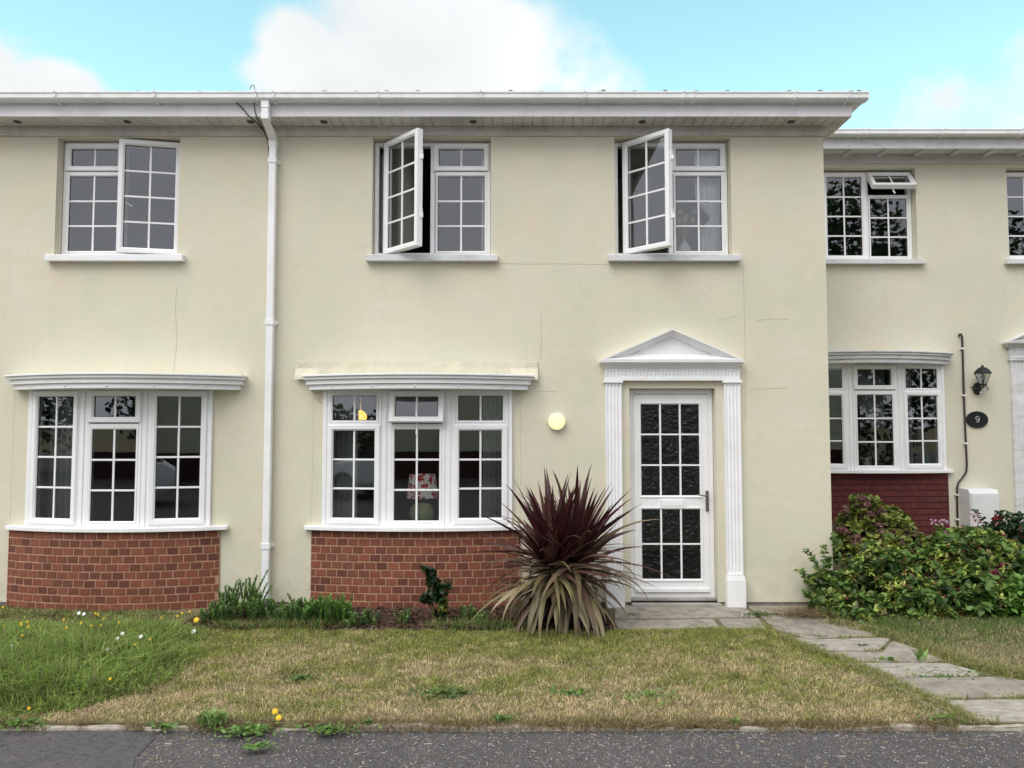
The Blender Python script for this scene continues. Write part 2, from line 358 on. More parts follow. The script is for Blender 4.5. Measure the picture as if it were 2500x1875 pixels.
M['brick'] = brickmat('red_brick', (.115,.036,.024), (.20,.060,.036), (.25,.078,.045))
M['maroon'] = brickmat('maroon_painted_brick', (.095,.016,.015), (.105,.018,.017), (.12,.022,.02))
M['maroonflat'] = mat('maroon_paint', (.05,.010,.010), .7, .1)
M['leaf'] = leafmat('leaf')
M['blade'] = leafmat('grass_blade', .6, .2, .3, .1)
M['petal'] = leafmat('petal', .6, .2, .3, .08)
M['stem'] = mat('plant_stem', (.10,.09,.035), .7)
M['bark'] = mat('bark', (.10,.075,.05), .9, .2, 20, bump=.6, bscale=60)

# ------------------------------------------------------------------ ground
LAWN_BACK = -0.90
KERB = -2.95
def hgt(x, y):
    x = np.asarray(x, float); y = np.asarray(y, float)
    rise = np.clip((x-2.7)/.8, 0, 1)*np.clip((y+.3)/2.4, 0, 1)*.27
    front = np.where(y < KERB, -.05, 0)
    return rise+front-.004
xs = np.unique(np.concatenate([[-900,-200,-60,-20], np.arange(-10, 12.01, .25), [20,60,200,900]]))
ys = np.unique(np.concatenate([[-900,-200,-60,-30,-20,-12,-7,-4, KERB-.001, KERB+.0001], np.arange(-2.75, 4.1, .25), [8,20,60,200,900]]))
g = MB(); XX, YY = np.meshgrid(xs, ys); ZZ = hgt(XX, YY)
vs = list(zip(XX.ravel(), YY.ravel(), ZZ.ravel())); nx = len(xs)
fs = [(j*nx+i, j*nx+i+1, (j+1)*nx+i+1, (j+1)*nx+i) for j in range(len(ys)-1) for i in range(nx-1)]
M['soil'] = mat('dry_soil_thatch', (.17,.145,.075), .95, .3, 14, bump=.8, bscale=60, dirt=(.075,.085,.025), dscale=3, damt=.8)
g.add(vs, fs); g.build('ground', M['soil'], kind='structure')

def asphalt():
    m, t, b = newmat('asphalt'); ns, ls = t.nodes, t.links; b.inputs['Roughness'].default_value=.85; b.inputs['Specular IOR Level'].default_value=.3
    co = ns.new('ShaderNodeTexCoord'); O = co.outputs['Object']
    def noise(s, d=5, r=.6):
        n = ns.new('ShaderNodeTexNoise'); n.inputs['Scale'].default_value=s; n.inputs['Detail'].default_value=d; n.inputs['Roughness'].default_value=r; ls.new(O, n.inputs['Vector']); return n.outputs[0]
    def mr(x,a,b_,c,d):
        r = ns.new('ShaderNodeMapRange'); ls.new(x, r.inputs[0]); r.inputs[1].default_value=a; r.inputs[2].default_value=b_; r.inputs[3].default_value=c; r.inputs[4].default_value=d; return r.outputs[0]
    def mix(f,a,c):
        x = ns.new('ShaderNodeMix'); x.data_type='RGBA'; ls.new(f, x.inputs[0])
        for s_, q in ((6,a),(7,c)):
            if isinstance(q, tuple): x.inputs[s_].default_value=(*q,1)
            else: ls.new(q, x.inputs[s_])
        return x.outputs[2]
    c = mix(mr(noise(1.3,4), .4,.6,0,1), (.098,.092,.096), (.135,.125,.125))
    c = mix(mr(noise(9,6,.7), .52,.72,0,.75), c, (.17,.145,.115))
    c = mix(mr(noise(120,3,.7), .40,.62,0,1), (.045,.043,.045), c)
    v = ns.new('ShaderNodeTexVoronoi'); v.inputs['Scale'].default_value=70; ls.new(O, v.inputs['Vector'])
    sz = ns.new('ShaderNodeMath'); sz.operation='LESS_THAN'; ls.new(v.outputs['Distance'], sz.inputs[0]); sz.inputs[1].default_value=.30
    sc_ = ns.new('ShaderNodeSeparateColor'); ls.new(v.outputs['Color'], sc_.inputs[0])
    gt = ns.new('ShaderNodeMath'); gt.operation='GREATER_THAN'; ls.new(sc_.outputs[0], gt.inputs[0]); gt.inputs[1].default_value=.93
    an = ns.new('ShaderNodeMath'); an.operation='MULTIPLY'; ls.new(sz.outputs[0], an.inputs[0]); ls.new(gt.outputs[0], an.inputs[1])
    c = mix(an.outputs[0], c, (.55,.53,.50))
    v2 = ns.new('ShaderNodeTexVoronoi'); v2.inputs['Scale'].default_value=160; ls.new(O, v2.inputs['Vector'])
    s2 = ns.new('ShaderNodeSeparateColor'); ls.new(v2.outputs['Color'], s2.inputs[0])
    c = mix(mr(s2.outputs[1], .82,1,0,.5), c, (.36,.34,.32))
    ls.new(c, b.inputs['Base Color'])
    bp = ns.new('ShaderNodeBump'); bp.inputs['Strength'].default_value=.9; bp.inputs['Distance'].default_value=.006; ls.new(noise(140,3), bp.inputs['Height']); ls.new(bp.outputs[0], b.inputs['Normal'])
    return m
M['asphalt'] = asphalt()
r_ = MB(); r_.quad([(-60,-30,-.030),(60,-30,-.030),(60,KERB-.045,-.030),(-60,KERB-.045,-.030)]); r_.build('road', M['asphalt'], kind='structure')
# darker patch of newer tarmac on the left
M['asphalt_new'] = mat('newer_asphalt', (.085,.08,.083), .9, .25, 30, bump=.9, bscale=160, dirt=(.16,.14,.12), dscale=5, damt=.35, bdist=.006)
pt = [G(-80,1775,-.026),G(330,1772,-.026),G(380,1800,-.026),G(330,1850,-.026),G(300,1990,-.026),G(-80,1990,-.026)]
q = MB(); q.quad([(x,y,-.026) for x,y in pt]); q.build('road_patch', M['asphalt_new'], kind='structure')
# kerb edging : worn concrete strips
M['kerb'] = mat('worn_kerb_concrete', (.37,.335,.28), .95, .25, 18, bump=.9, bscale=90, dirt=(.20,.16,.11), dscale=6, damt=.9, bdist=.006)
k = MB(); kx = np.arange(-7, 7.01, .02); kj = [(-.060,-.05),(-.058,.0),(-.052,.5),(-.040,1),(-.025,1),(-.012,.8),(0,-.05)]
kv = []
for jj,(dy,tz) in enumerate(kj):
    ez = (fbm(kx*3,kx*0+jj*3.1,41)-.5)*.05*(1 if jj < 4 else .5); hz = -.010+(fbm(kx*9,kx*0+jj*1.7,43)-.5)*.014+(fbm(kx*1.3,kx*0,44)-.6)*.05
    hz = np.where(np.abs((kx*1.09+.3) % 1.0) < .022, -.035, hz)
    for x_, a_, b_ in zip(kx, ez, hz): kv.append((x_, KERB+dy+a_, max(-.045, b_) if tz > .2 else -.06))
nk = len(kx); k.add(kv, [(a*nk+i,a*nk+i+1,(a+1)*nk+i+1,(a+1)*nk+i) for a in range(len(kj)-1) for i in range(nk-1)]); k.build('kerb', M['kerb'], kind='structure')

# regions on the ground, world XY
def gp(pts): return [G(u*1.1302, v*1.1302) for u, v in pts]     # pts in 2212-wide overview pixels
LONG = gp([(-260,1292),(430,1322),(500,1345),(450,1400),(380,1450),(300,1492),(170,1535),(40,1560),(-260,1572)])
PATH_L = gp([(1330,1352),(1650,1355),(1720,1392),(1800,1418),(1880,1452),(1960,1490),(2030,1525),(2090,1556)])
PATH_R = gp([(2400,1553),(2330,1490),(2212,1462),(2110,1440),(2040,1415),(1960,1382),(1880,1362),(1790,1345),(1740,1320),(1700,1303)])
PATHPOLY = PATH_L+PATH_R+gp([(1330,1303)])
LAWNR = [(1.0, LAWN_BACK)]
lawn_poly = [(-7,KERB),(-7,LAWN_BACK)]+[G(1300,1543)]+PATH_L[1:]
lawn_poly[-1] = (PATH_L[-1][0], KERB+.0)
right_lawn = PATH_R[1:7]+[(6.2,-.6),(6.4,-2.2)]
# path slabs : each a slab of its own inside the path, joined as pavement
M['slab'] = mat('paving_slab', (.31,.28,.235), .9, .22, 9, bump=.9, bscale=60, dirt=(.13,.11,.085), dscale=7, damt=.9, bdist=.005)
M['slab2'] = mat('paving_slab_flaking', (.31,.285,.24), .9, .25, 9, bump=.9, bscale=40, dirt=(.48,.46,.42), dscale=13, damt=.8, bdist=.006, stretch=(1,2.5,1))
def bp_(*pts): return [G(u*1.1302, v*1.1302, .02) for u, v in pts]
slabs = [bp_((1325,1352),(1325,1303),(1600,1303),(1640,1330),(1560,1330),(1330,1333)),
         bp_((1330,1353),(1325,1336),(1545,1334),(1560,1353)),
         bp_((1565,1353),(1549,1334),(1640,1333),(1660,1355)),
         bp_((1668,1355),(1645,1330),(1610,1303),(1745,1303),(1800,1336),(1880,1362),(1905,1371),(1745,1376)),
         bp_((1735,1397),(1700,1372),(1745,1379),(1905,1374),(1925,1378),(1905,1400),(1890,1402),(1765,1402)),
         bp_((1815,1424),(1770,1404),(1905,1404),(1930,1380),(1985,1398),(2045,1425),(1900,1426)),
         bp_((1885,1458),(1820,1427),(2050,1428),(2110,1444),(2130,1455)),
         bp_((1975,1505),(1890,1461),(2135,1458),(2215,1466),(2290,1500)),
         bp_((2070,1552),(1980,1508),(2290,1503),(2400,1552))]
s_ = MB()
JOINTS = list(slabs)
for i, sl in enumerate(slabs):
    c0 = np.mean(np.array(sl),0); sl = [tuple(np.array(p_)+(c0-np.array(p_))/max(.01,np.linalg.norm(c0-np.array(p_)))*.014+rng.normal(0,.004,2)) for p_ in sl]
    z = .012+random.uniform(-.004,.004)
    s_.prism(sl[::-1], -.03, z, [0,0,2,2,1,0,1,2,1][i])
M['slab3'] = mat('paving_slab_dark', (.25,.225,.185), .9, .25, 8, bump=.9, bscale=60, dirt=(.38,.35,.30), dscale=9, damt=.8, bdist=.005)
s_.build('path', [M['slab'], M['slab2'], M['slab3']], bevel=.006, kind='structure')
# mulch bed between lawn and wall
M['mulch'] = mat('bark_mulch', (.055,.035,.027), .95, .4, 40, bump=1, bscale=50, dirt=(.13,.085,.06), dscale=25, damt=.8, bdist=.012)
bed = MB(); BX0, BX1 = -2.9, G(1490,1520)[0]
bed.prism([(BX0,LAWN_BACK+.01),(BX1,LAWN_BACK+.01),(BX1,.06),(BX0,.06)], -.05, .006)
bed.build('flower_bed', M['mulch'], kind='structure')
n = 2600; px = rng.uniform(BX0, BX1, n); py = rng.uniform(LAWN_BACK+.03, -.05, n)
ang = rng.uniform(0, 6.28, n); tilt = rng.normal(0,.35,n); Ls = rng.uniform(.015,.05,n); W_ = rng.uniform(.004,.012,n)
Rm = np.zeros((n,3,3)); Rm[:,0,0]=np.cos(ang)*Ls; Rm[:,1,0]=np.sin(ang)*Ls; Rm[:,2,0]=np.sin(tilt)*Ls
Rm[:,0,1]=-np.sin(ang)*W_; Rm[:,1,1]=np.cos(ang)*W_; Rm[:,0,2]=0; Rm[:,2,2]=.006
tv = [(-1,-1,0),(1,-1,0),(1,1,0),(-1,1,0),(-.9,-.7,1),(.9,-.7,1),(.9,.7,1),(-.9,.7,1)]
tf = [(4,5,6,7),(0,1,5,4),(1,2,6,5),(2,3,7,6),(3,0,4,7)]
base = np.array([(.07,.04,.028),(.12,.07,.045),(.17,.11,.075),(.045,.028,.02)])[rng.integers(0,4,n)]*rng.uniform(.7,1.3,(n,1))
o = inst_mesh('bark_chippings', tv, tf, Rm, np.stack([px,py,rng.uniform(.006,.02,n)],1), base, M['blade'])
tag(o, 'dark brown bark chippings spread over the bed below the brick bay', 'mulch', kind='stuff')

# ------------------------------------------------------------------ windows
SASH = [(0,.05),(0,-.012),(.006,-.018),(.040,-.018),(.054,-.004),(.056,.012),(.056,.05)]
BEAD = [(0,.05),(0,-.002),(.012,-.002),(.022,.008),(.022,.05)]
def rect(x0,x1,z0,z1): return [(x0,z0),(x1,z0),(x1,z1),(x0,z1)]
def leaf_unit(parent, Mx, w_, h_, cols, rows, prof, label=None, frame_name='casement', glass=None, bars=True):
    """an opening light: its own frame, one pane, one set of glazing bars (local x 0..w, z 0..h)"""
    ins = prof[-2][0]
    if frame_name:
        a = MB(); a.ring(rect(0,w_,0,h_), prof, 0, Mx); a.ring(rect(ins,w_-ins,ins,h_-ins), [(-.002,.02),(-.002,.011),(.005,.011),(.005,.02)], 1, Mx)
        a.build(frame_name, [M['pvc'], M['gasket']], parent, **({'label':label} if label else {}))
    b = MB(); b.quad([(ins-.004,.016,ins-.004),(w_-ins+.004,.016,ins-.004),(w_-ins+.004,.016,h_-ins+.004),(ins-.004,.016,h_-ins+.004)], 0, Mx)
    b.build('pane', glass or M['glass'], parent)
    c = MB(); gw, gh = w_-2*ins, h_-2*ins; bw = .0095
    for i in range(1, cols):
        x = ins+gw*i/cols; c.box(x-bw,x+bw,.0085,.024,ins,h_-ins,0,Mx)
    xs_ = [ins]+[ins+gw*i/cols for i in range(1,cols)]+[w_-ins]
    for j in range(1, rows):
        z = ins+gh*j/rows
        for a_ in range(cols):
            l = xs_[a_]+(bw if a_ else 0); r = xs_[a_+1]-(bw if a_ < cols-1 else 0)
            c.box(l, r, .0095,.023, z-bw, z+bw, 0, Mx)
    if c.v: c.build('glazing_bars', M['pvc'], parent, bevel=.003)
def handle_in(parent, Mx, x, z, ang=0):
    a = MB(); mm = Mx @ T(x,.05,z) @ Matrix.Rotation(ang,4,'Y'); a.box(-.012,.012,0,.025,-.03,.03,0,mm); a.box(-.009,.009,.025,.04,-.10,.01,0,mm); a.build('handle', M['pvc'], parent, bevel=.003)
def stays(parent, pts, r=.005):
    a = MB(); a.tube(pts, r, 6); a.build('stay_arm', M['metal'], parent)
def window(house, name, Mx, w_, h_, cells, fw=.04, mull=None, dirty=False, label=None):
    """outer frame mesh (the part) with its opening lights, panes and bars as sub-parts"""
    pv = M['pvc']
    fr = MB(); fr.ring(rect(0,w_,0,h_), [(0,.07),(0,0),(fw-.006,0),(fw,.006),(fw,.07)], 0, Mx)
    for (x0,x1,z0,z1) in (mull or []): fr.box(x0,x1,.0012,.068,z0,z1,0,Mx)
    win = fr.build(name, pv, house, bevel=.002, **({'label':label} if label else {}))
    for c in cells:
        x0,x1,z0,z1,kind,cols,rows = c[:7]; op = c[7] if len(c) > 7 else None
        cw, ch = x1-x0, z1-z0
        m = Mx @ T(x0,0,z0)
        if op:
            if op[0] == 'L':      # hinged on the left, opened outwards, slid along its stay
                m = Mx @ T(x0+op[2],-.015,z0) @ RZ(-op[1])
            elif op[0] == 'R':
                m = Mx @ T(x1-op[2],-.015,z0) @ RZ(op[1]) @ T(-cw,0,0)
            elif op[0] == 'T':    # top hung
                m = Mx @ T(x0,-.01,z1) @ RX(-op[1]) @ T(0,0,-ch)
        leaf_unit(win, m, cw, ch, cols, rows, SASH if kind == 's' else BEAD, frame_name='casement' if kind == 's' else 'glazing_bead')
        if op and op[0] == 'L':
            stays(win, [Mx@Vector((x0+.03,.03,z0+.012)), m@Vector((cw*.55,.045,.012))])
            stays(win, [Mx@Vector((x0+.03,.03,z1-.012)), m@Vector((cw*.55,.045,ch-.012))])
            for zz in (.28*ch,.78*ch):
                a = MB(); mm = m@T(cw-.004,.03,zz); a.box(0,.012,-.012,.02,-.05,.05,0,mm); a.box(.008,.03,.0,.012,-.045,-.0,0,mm); a.build('handle', M['pvc'], win, bevel=.003)
        if op and op[0] == 'R': handle_in(win, m, .03, ch*.47, R(-62))
        if op and op[0] == 'T':
            a = MB(); mm = m@T(cw/2,.05,.03); a.box(-.012,.012,0,.02,-.02,.02,0,mm); a.box(-.008,.008,.012,.026,-.10,-.01,0,mm); a.build('handle', M['pvc'], win, bevel=.003)
    return win
def std_cells(w_=1.14, h_=1.17, mirror=False, side_open=None, vent_open=None, vh=.285):
    m = w_/2; a, b = .016, w_-.016
    L0, L1 = (a, m-.006); R0, R1 = (m+.008, b)
    if mirror: (L0, L1), (R0, R1) = (m+.006, b), (a, m-.008)
    full = (L0,L1,.016,h_-.016,'s',2,4)+((side_open,) if side_open else ())
    vent = (R0,R1,h_-.016-vh,h_-.016,'s',2,1)+((vent_open,) if vent_open else ())
    fx = (R0+.022,R1-.022,.04,h_-.016-vh-.03,'f',2,3)
    return [full, vent, fx], [(m-.022,m+.022,.04,h_-.04),(min(R0,R1) if not mirror else R0, R1, h_-.016-vh-.03+.001, h_-.016-vh-.006)]

# ------------------------------------------------------------------ wall with openings
def wall(name, house, x0, x1, z0, z1, ops, m, Y=0.0, th=.28, parent_mats=None):
    xs_ = sorted({x0, x1, *[o[0] for o in ops], *[o[1] for o in ops]}); zs_ = sorted({z0, z1, *[o[2] for o in ops], *[o[3] for o in ops]})
    # refine so the long faces stay well shaped
    b = MB()
    for i in range(len(xs_)-1):
        for j in range(len(zs_)-1):
            cx, cz = (xs_[i]+xs_[i+1])/2, (zs_[j]+zs_[j+1])/2
            if any(o[0] < cx < o[1] and o[2] < cz < o[3] for o in ops): continue
            a, c, d, e = xs_[i], xs_[i+1], zs_[j], zs_[j+1]
            b.quad([(a,Y,d),(c,Y,d),(c,Y,e),(a,Y,e)]); b.quad([(a,Y+th,d),(a,Y+th,e),(c,Y+th,e),(c,Y+th,d)], 1)
    for (a, c, d, e) in ops:
        b.quad([(a,Y,d),(a,Y,e),(a,Y+th,e),(a,Y+th,d)]); b.quad([(c,Y,e),(c,Y,d),(c,Y+th,d),(c,Y+th,e)])
        b.quad([(a,Y,e),(c,Y,e),(c,Y+th,e),(a,Y+th,e)]); b.quad([(a,Y,d),(a,Y+th,d),(c,Y+th,d),(c,Y,d)])
    b.quad([(x0,Y,z0),(x0,Y,z1),(x0,Y+th,z1),(x0,Y+th,z0)]); b.quad([(x1,Y,z1),(x1,Y,z0),(x1,Y+th,z0),(x1,Y+th,z1)])
    b.quad([(x0,Y,z0),(x0,Y+th,z0),(x1,Y+th,z0),(x1,Y,z0)]); b.quad([(x0,Y,z1),(x1,Y,z1),(x1,Y+th,z1),(x0,Y+th,z1)])
    return b
def room(b, x0, x1, y0, y1, z0, z1, mi):      # inward-facing room box without its front
    b.quad([(x0,y0,z0),(x0,y1,z0),(x0,y1,z1),(x0,y0,z1)], mi); b.quad([(x1,y0,z0),(x1,y0,z1),(x1,y1,z1),(x1,y1,z0)], mi)
    b.quad([(x0,y1,z0),(x1,y1,z0),(x1,y1,z1),(x0,y1,z1)], mi); b.quad([(x0,y0,z0),(x1,y0,z0),(x1,y1,z0),(x0,y1,z0)], mi)
    b.quad([(x0,y0,z1),(x0,y1,z1),(x1,y1,z1),(x1,y0,z1)], mi)

def arc(xc, half, sag, y0, n=24):
    return [(xc-half+2*half*i/n, y0-sag*(1-((2*i/n-1))**2)) for i in range(n+1)]
def curved_slab(b, xc, half, sag, y0, yb, z0, z1, mi=0, n=24):
    poly = arc(xc, half, sag, y0, n)+[(xc+half, yb), (xc-half, yb)]
    b.prism(poly, z0, z1, mi)
def brick_apron(house, xc, half, sag, y0, z0, z1, brick, mortar, yb=.20, tone_lo=0, jit=.002, gap=.0115, proud=.005, seed=1, vgap=None, label=None):
    rr = random.Random(seed); b = MB(); curved_slab(b, xc, half, sag, y0+proud, yb, z0-.1, z1, 1)
    nm = len(b.v); tones = [0.0]*nm
    pts = arc(xc, half, sag, y0, 200); s = [0]
    for i in range(200): s.append(s[-1]+math.hypot(pts[i+1][0]-pts[i][0], pts[i+1][1]-pts[i][1]))
    tot = s[-1]
    def at(t):
        t = max(0, min(tot, t)); i = max(0, min(199, int(t/tot*200)))
        while i < 199 and s[i+1] < t: i += 1
        while i > 0 and s[i] > t: i -= 1
        k_ = (t-s[i])/(s[i+1]-s[i]); p, q_ = pts[i], pts[i+1]
        return p[0]+(q_[0]-p[0])*k_, p[1]+(q_[1]-p[1])*k_, math.atan2(q_[1]-p[1], q_[0]-p[0])
    bw, bh = .099, .0625; row = 0; z = z1-bh-.004
    while z > z0-.08:
        t = (-.056 if row % 2 else 0)+rr.uniform(-.006,.006)
        while t < tot:
            l = bw+rr.uniform(-.004,.004); a, c = max(t, .004), min(t+l, tot-.004)
            if c-a > .02:
                x, y, an = at((a+c)/2); hw = (c-a)/2; m = T(x,y,z+rr.uniform(-jit,jit)) @ RZ(an) @ Matrix.Rotation(rr.uniform(-.008,.008),4,'Y')
                e = .003; f = rr.uniform(-.0015,.0015)
                b.add([(-hw,.03,0),(hw,.03,0),(hw,.03,bh),(-hw,.03,bh),(-hw,e+f,0),(hw,e+f,0),(hw,e+f,bh),(-hw,e+f,bh),
                       (-hw+e,f,e),(hw-e,f,e),(hw-e,f,bh-e),(-hw+e,f,bh-e)],
                      [(0,1,5,4),(1,2,6,5),(2,3,7,6),(3,0,4,7),(4,5,9,8),(5,6,10,9),(6,7,11,10),(7,4,8,11),(8,9,10,11)], 0, m)
                tn = min(1, max(0, rr.gauss(.5,.28))) if rr.random() > .08 else rr.uniform(0,.2)
                tones += [tn]*12
            t += l+(gap if vgap is None else vgap)
        z -= .075; row += 1
    o = b.build('brick_apron', [brick, mortar], house, **({'label':label} if label else {}))
    ca = o.data.color_attributes.new('tone','FLOAT_COLOR','POINT'); ca.data.foreach_set('color', [c for t in tones for c in (t,t,t,1)])
    return o
def bay(house, xc, half, ang, ystart, zb, zt, kinds, vent_open=None, endpost=.04, label=None):
    """three-facet bow window; the outer frame is the part, lights are sub-parts"""
    post = .075; inner = half-endpost; kn = [kinds[1], kinds[0], kinds[2]]
    fw_ = (2*inner-2*post)/(1+2*math.cos(ang)) if True else 0
    h_ = zt-zb; yc = ystart-fw_*math.sin(ang)
    fm = MB(); x_in = fw_/2+post
    ms = [T(xc-fw_/2,yc,zb), T(xc-x_in,yc,zb)@RZ(-ang)@T(-fw_,0,0), T(xc+x_in,yc,zb)@RZ(ang)]
    for i, m in enumerate(ms):
        fm.ring(rect(0,fw_,0,h_), [(0,.07),(0,0),(.026,0),(.032,.006),(.032,.07)], 0, m)
        if kn[i] != 'full':
            zz = h_-.335 if kn[i] == 'vent' else h_-.325
            fm.box(.032, fw_-.032, .0012, .068, zz-.03, zz+.004, 0, m)
    for sx in (-1, 1):
        xa = xc+sx*(fw_/2+.001); xb = xc+sx*(x_in-.001); lo, hi = min(xa,xb), max(xa,xb)
        fm.box(lo, hi, yc+.006, yc+.08, zb, zt); fm.box(lo+post*.3, hi-post*.3, yc-.004, yc+.006, zb+.001, zt-.001)
        xe = xc+sx*(x_in+fw_*math.cos(ang)); xo = xc+sx*half; lo, hi = min(xe,xo)+(.001 if sx>0 else -.0), max(xe,xo)-(.001 if sx<0 else 0)
        fm.box(lo, hi, ystart-.005, ystart+.09, zb, zt)
    win = fm.build('bay_window', M['pvc'], house, bevel=.0025, **({'label':label} if label else {}))
    for i, m in enumerate(ms):
        a = .010; mm = m
        if kn[i] == 'full': leaf_unit(win, mm@T(a,0,a+.012), fw_-2*a, h_-2*a-.012, 2, 4, SASH)
        elif kn[i] == 'vent':
            vh = .31; m2 = mm@T(a,0,h_-a-vh)
            if vent_open: m2 = mm@T(a,-.012,h_-a)@RX(-vent_open)@T(0,0,-vh)
            leaf_unit(win, m2, fw_-2*a, vh, 2, 1, SASH)
            if vent_open:
                q_ = MB(); h2 = m2@T(fw_/2-a,.05,.03); q_.box(-.012,.012,0,.02,-.02,.02,0,h2); q_.box(-.009,.009,.012,.026,-.14,-.01,0,h2); q_.build('handle', M['pvc'], win, bevel=.003)
            leaf_unit(win, mm@T(.032,0,.032), fw_-.064, h_-.335-.03-.032, 2, 3, BEAD, frame_name='glazing_bead')
        else:
            leaf_unit(win, mm@T(.032,0,h_-.325+.004), fw_-.064, .325-.036, 2, 1, BEAD, frame_name='glazing_bead')
            leaf_unit(win, mm@T(a,0,a+.012), fw_-2*a, h_-.325-.03-.01, 2, 3, SASH)
    return win
def canopy(house, xc, half, sag, y0, z0, z1, old=False, yb=.02, studs=5, label=None):
    b = MB(); H = z1-z0
    steps = [(0,.34,-.045,-.030,.0),(.34,.66,-.02,-.010,.0),(.66,.86,.0,.012,0),(.86,1.0,.015,.03,0)]
    for a, c, dh, dy, _ in steps: curved_slab(b, xc, half+dh, sag, y0-dy-.03, yb, z0+H*a, z0+H*c-.001)
    m_ = M['paint_old'] if old else M['paint']
    o = b.build('bay_canopy', m_, house, bevel=.004, **({'label':label} if label else {}))
    for i in range(studs):
        t = (i+.5)/studs*2-1; t *= .98; x = xc+half*.93*t; y = y0+.0-sag*(1-(x-xc)**2/(half-.045)**2)+.002
        s2 = MB(); s2.lathe([(.002,0),(.012,.001),(.011,.006),(.005,.010),(.001,.011)], 12, 0, T(x,y,z0+H*.17)@RX(R(90))); s2.build('stud', M['paint'], o, smooth=True)
    return o

# ---- main house and left neighbour : shared plane Y = 0
XS = PX(662)                    # party line, just at the down pipe
XR = P(2013,500)[0]             # right-hand corner of the main house
ZTOP = PZ(333)                  # underside of the frieze board / top of visible render
ZEAVE = PZ(311, -.02)           # soffit level
FRONT = -.26
house = empty('terraced_house', (.4,0,0), 'cream rendered two storey house with white front door and pediment, flowering lamp and two upstairs casements wide open', 'house')
house['label'] = 'cream rendered terraced house in the middle, with white front door under a pediment'
left = empty('terraced_house', (-4.2,0,0), 'cream rendered terraced house left of the white downpipe, with a curved red brick bay', 'house')
nine = empty('terraced_house', (5,2.15,.49), 'set back cream rendered house at right, with maroon painted brick below its bay window', 'house')

WY = .11
def up_open(ul, ur, Yr=0.0):      # opening in wall: x from pixel edges at the sill height
    return PX(ul, 0, 560), PX(ur, 0, 560)
ZS = PZ(623)                     # sill top
ZH = ZS+1.20
w2 = up_open(908, 1198); w3 = up_open(1502, 1786); w1 = up_open(134, 434.5)
def bayx(u0, u1): return PX(u0), PX(u1)
b2 = bayx(766, 1271); b1 = bayx(38, 547)
BT = PZ(953); BB = PZ(1287)      # bay window head and sill
DX0, DX1 = PX(1536), PX(1745); DT = PZ(948); DB = PZ(1464)
RB = PZ(1470)                    # bottom of the render

wb = wall('wall', house, XS, XR, RB, ZTOP+.12, [(w2[0],w2[1],ZS,ZH),(w3[0],w3[1],ZS,ZH),(b2[0],b2[1],RB,BT+.01),(DX0,DX1,RB,DT)], M['render'])
# recess for flank wall and rooms
wb.quad([(XR,.28,RB),(XR,7,RB),(XR,7,ZTOP+.12),(XR,.28,ZTOP+.12)])
wb.quad([(XR-.001,7,RB),(XS,7,RB),(XS,7,ZTOP+.12),(XR-.001,7,ZTOP+.12)])
mid = PX(1420)
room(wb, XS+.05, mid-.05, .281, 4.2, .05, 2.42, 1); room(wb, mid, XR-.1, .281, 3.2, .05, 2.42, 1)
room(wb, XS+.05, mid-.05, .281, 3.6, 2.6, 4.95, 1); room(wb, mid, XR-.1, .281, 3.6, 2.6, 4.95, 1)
wb.build('wall', [M['render'], M['room']], house)
wl = wall('wall', left, -9, XS, RB, ZTOP+.12, [(w1[0],w1[1],ZS,ZH),(b1[0],b1[1],RB,BT+.01)], M['render'])
wl.quad([(-9,7,RB),(-9,.28,RB),(-9,.28,ZTOP+.12),(-9,7,ZTOP+.12)]); wl.quad([(XS,7,RB),(-9,7,RB),(-9,7,ZTOP+.12),(XS,7,ZTOP+.12)])
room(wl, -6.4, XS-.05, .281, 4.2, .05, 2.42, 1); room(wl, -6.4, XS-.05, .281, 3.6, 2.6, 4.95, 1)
wl.build('wall', [M['render'], M['room']], left)
# lower plinth courses below the render, slightly recessed
for hs, a, c, lst in ((house, XS+.002, XR-.012, [b2, (DX0-.02,DX1+.02)]), (left, -9, XS-.002, [b1])):
    x = a
    for o0, o1 in sorted(lst)+[(c, c)]:
        if o0 > x: p = MB(); p.box(x, o0, .012, .25, -.12, RB-.001); p.build('plinth', M['plinth'], hs, bevel=.004)
        x = o1

c_, m_ = std_cells(side_open=('L', R(45), .06))
Wf = 1.135
def place(w_, house_, cells, mull, Y=WY, zs=None, Wd=None, Hd=None):
    x0, x1 = w_; Wd = Wd or (x1-x0-.012)
    return window(house_, 'window', T((x0+x1)/2-Wd/2, Y, (ZS if zs is None else zs)+.008), Wd, Hd or 1.185, cells, mull=mull)
for w_, hs, mir, op in ((w2,house,False,('L',R(46),.085)),(w3,house,False,('L',R(45),.075)),(w1,left,True,('R',R(12),.0))):
    Wd = w_[1]-w_[0]-.012
    cc, mm = std_cells(Wd, 1.185, mirror=mir, side_open=op)
    place(w_, hs, cc, mm)
SILLB = PZ(643.5, -.07)
for hs, u0, u1 in ((house,892,1215),(house,1487,1810),(left,107.5,444.5)):
    Yf = -.075; x0, x1 = PX(u0,Yf,635), PX(u1,Yf,635)
    b = MB(); b.ext_x([(WY-.002,ZS-.055),(WY-.002,ZS+.006),(Yf+.01,ZS-.006),(Yf,ZS-.010),(Yf,ZS-.072),(.001,ZS-.068),(.001,ZS-.056)], x0, x1)
    b.build('window_sill', M['paint'] if hs is left else M['paint_old'], hs, bevel=.004)

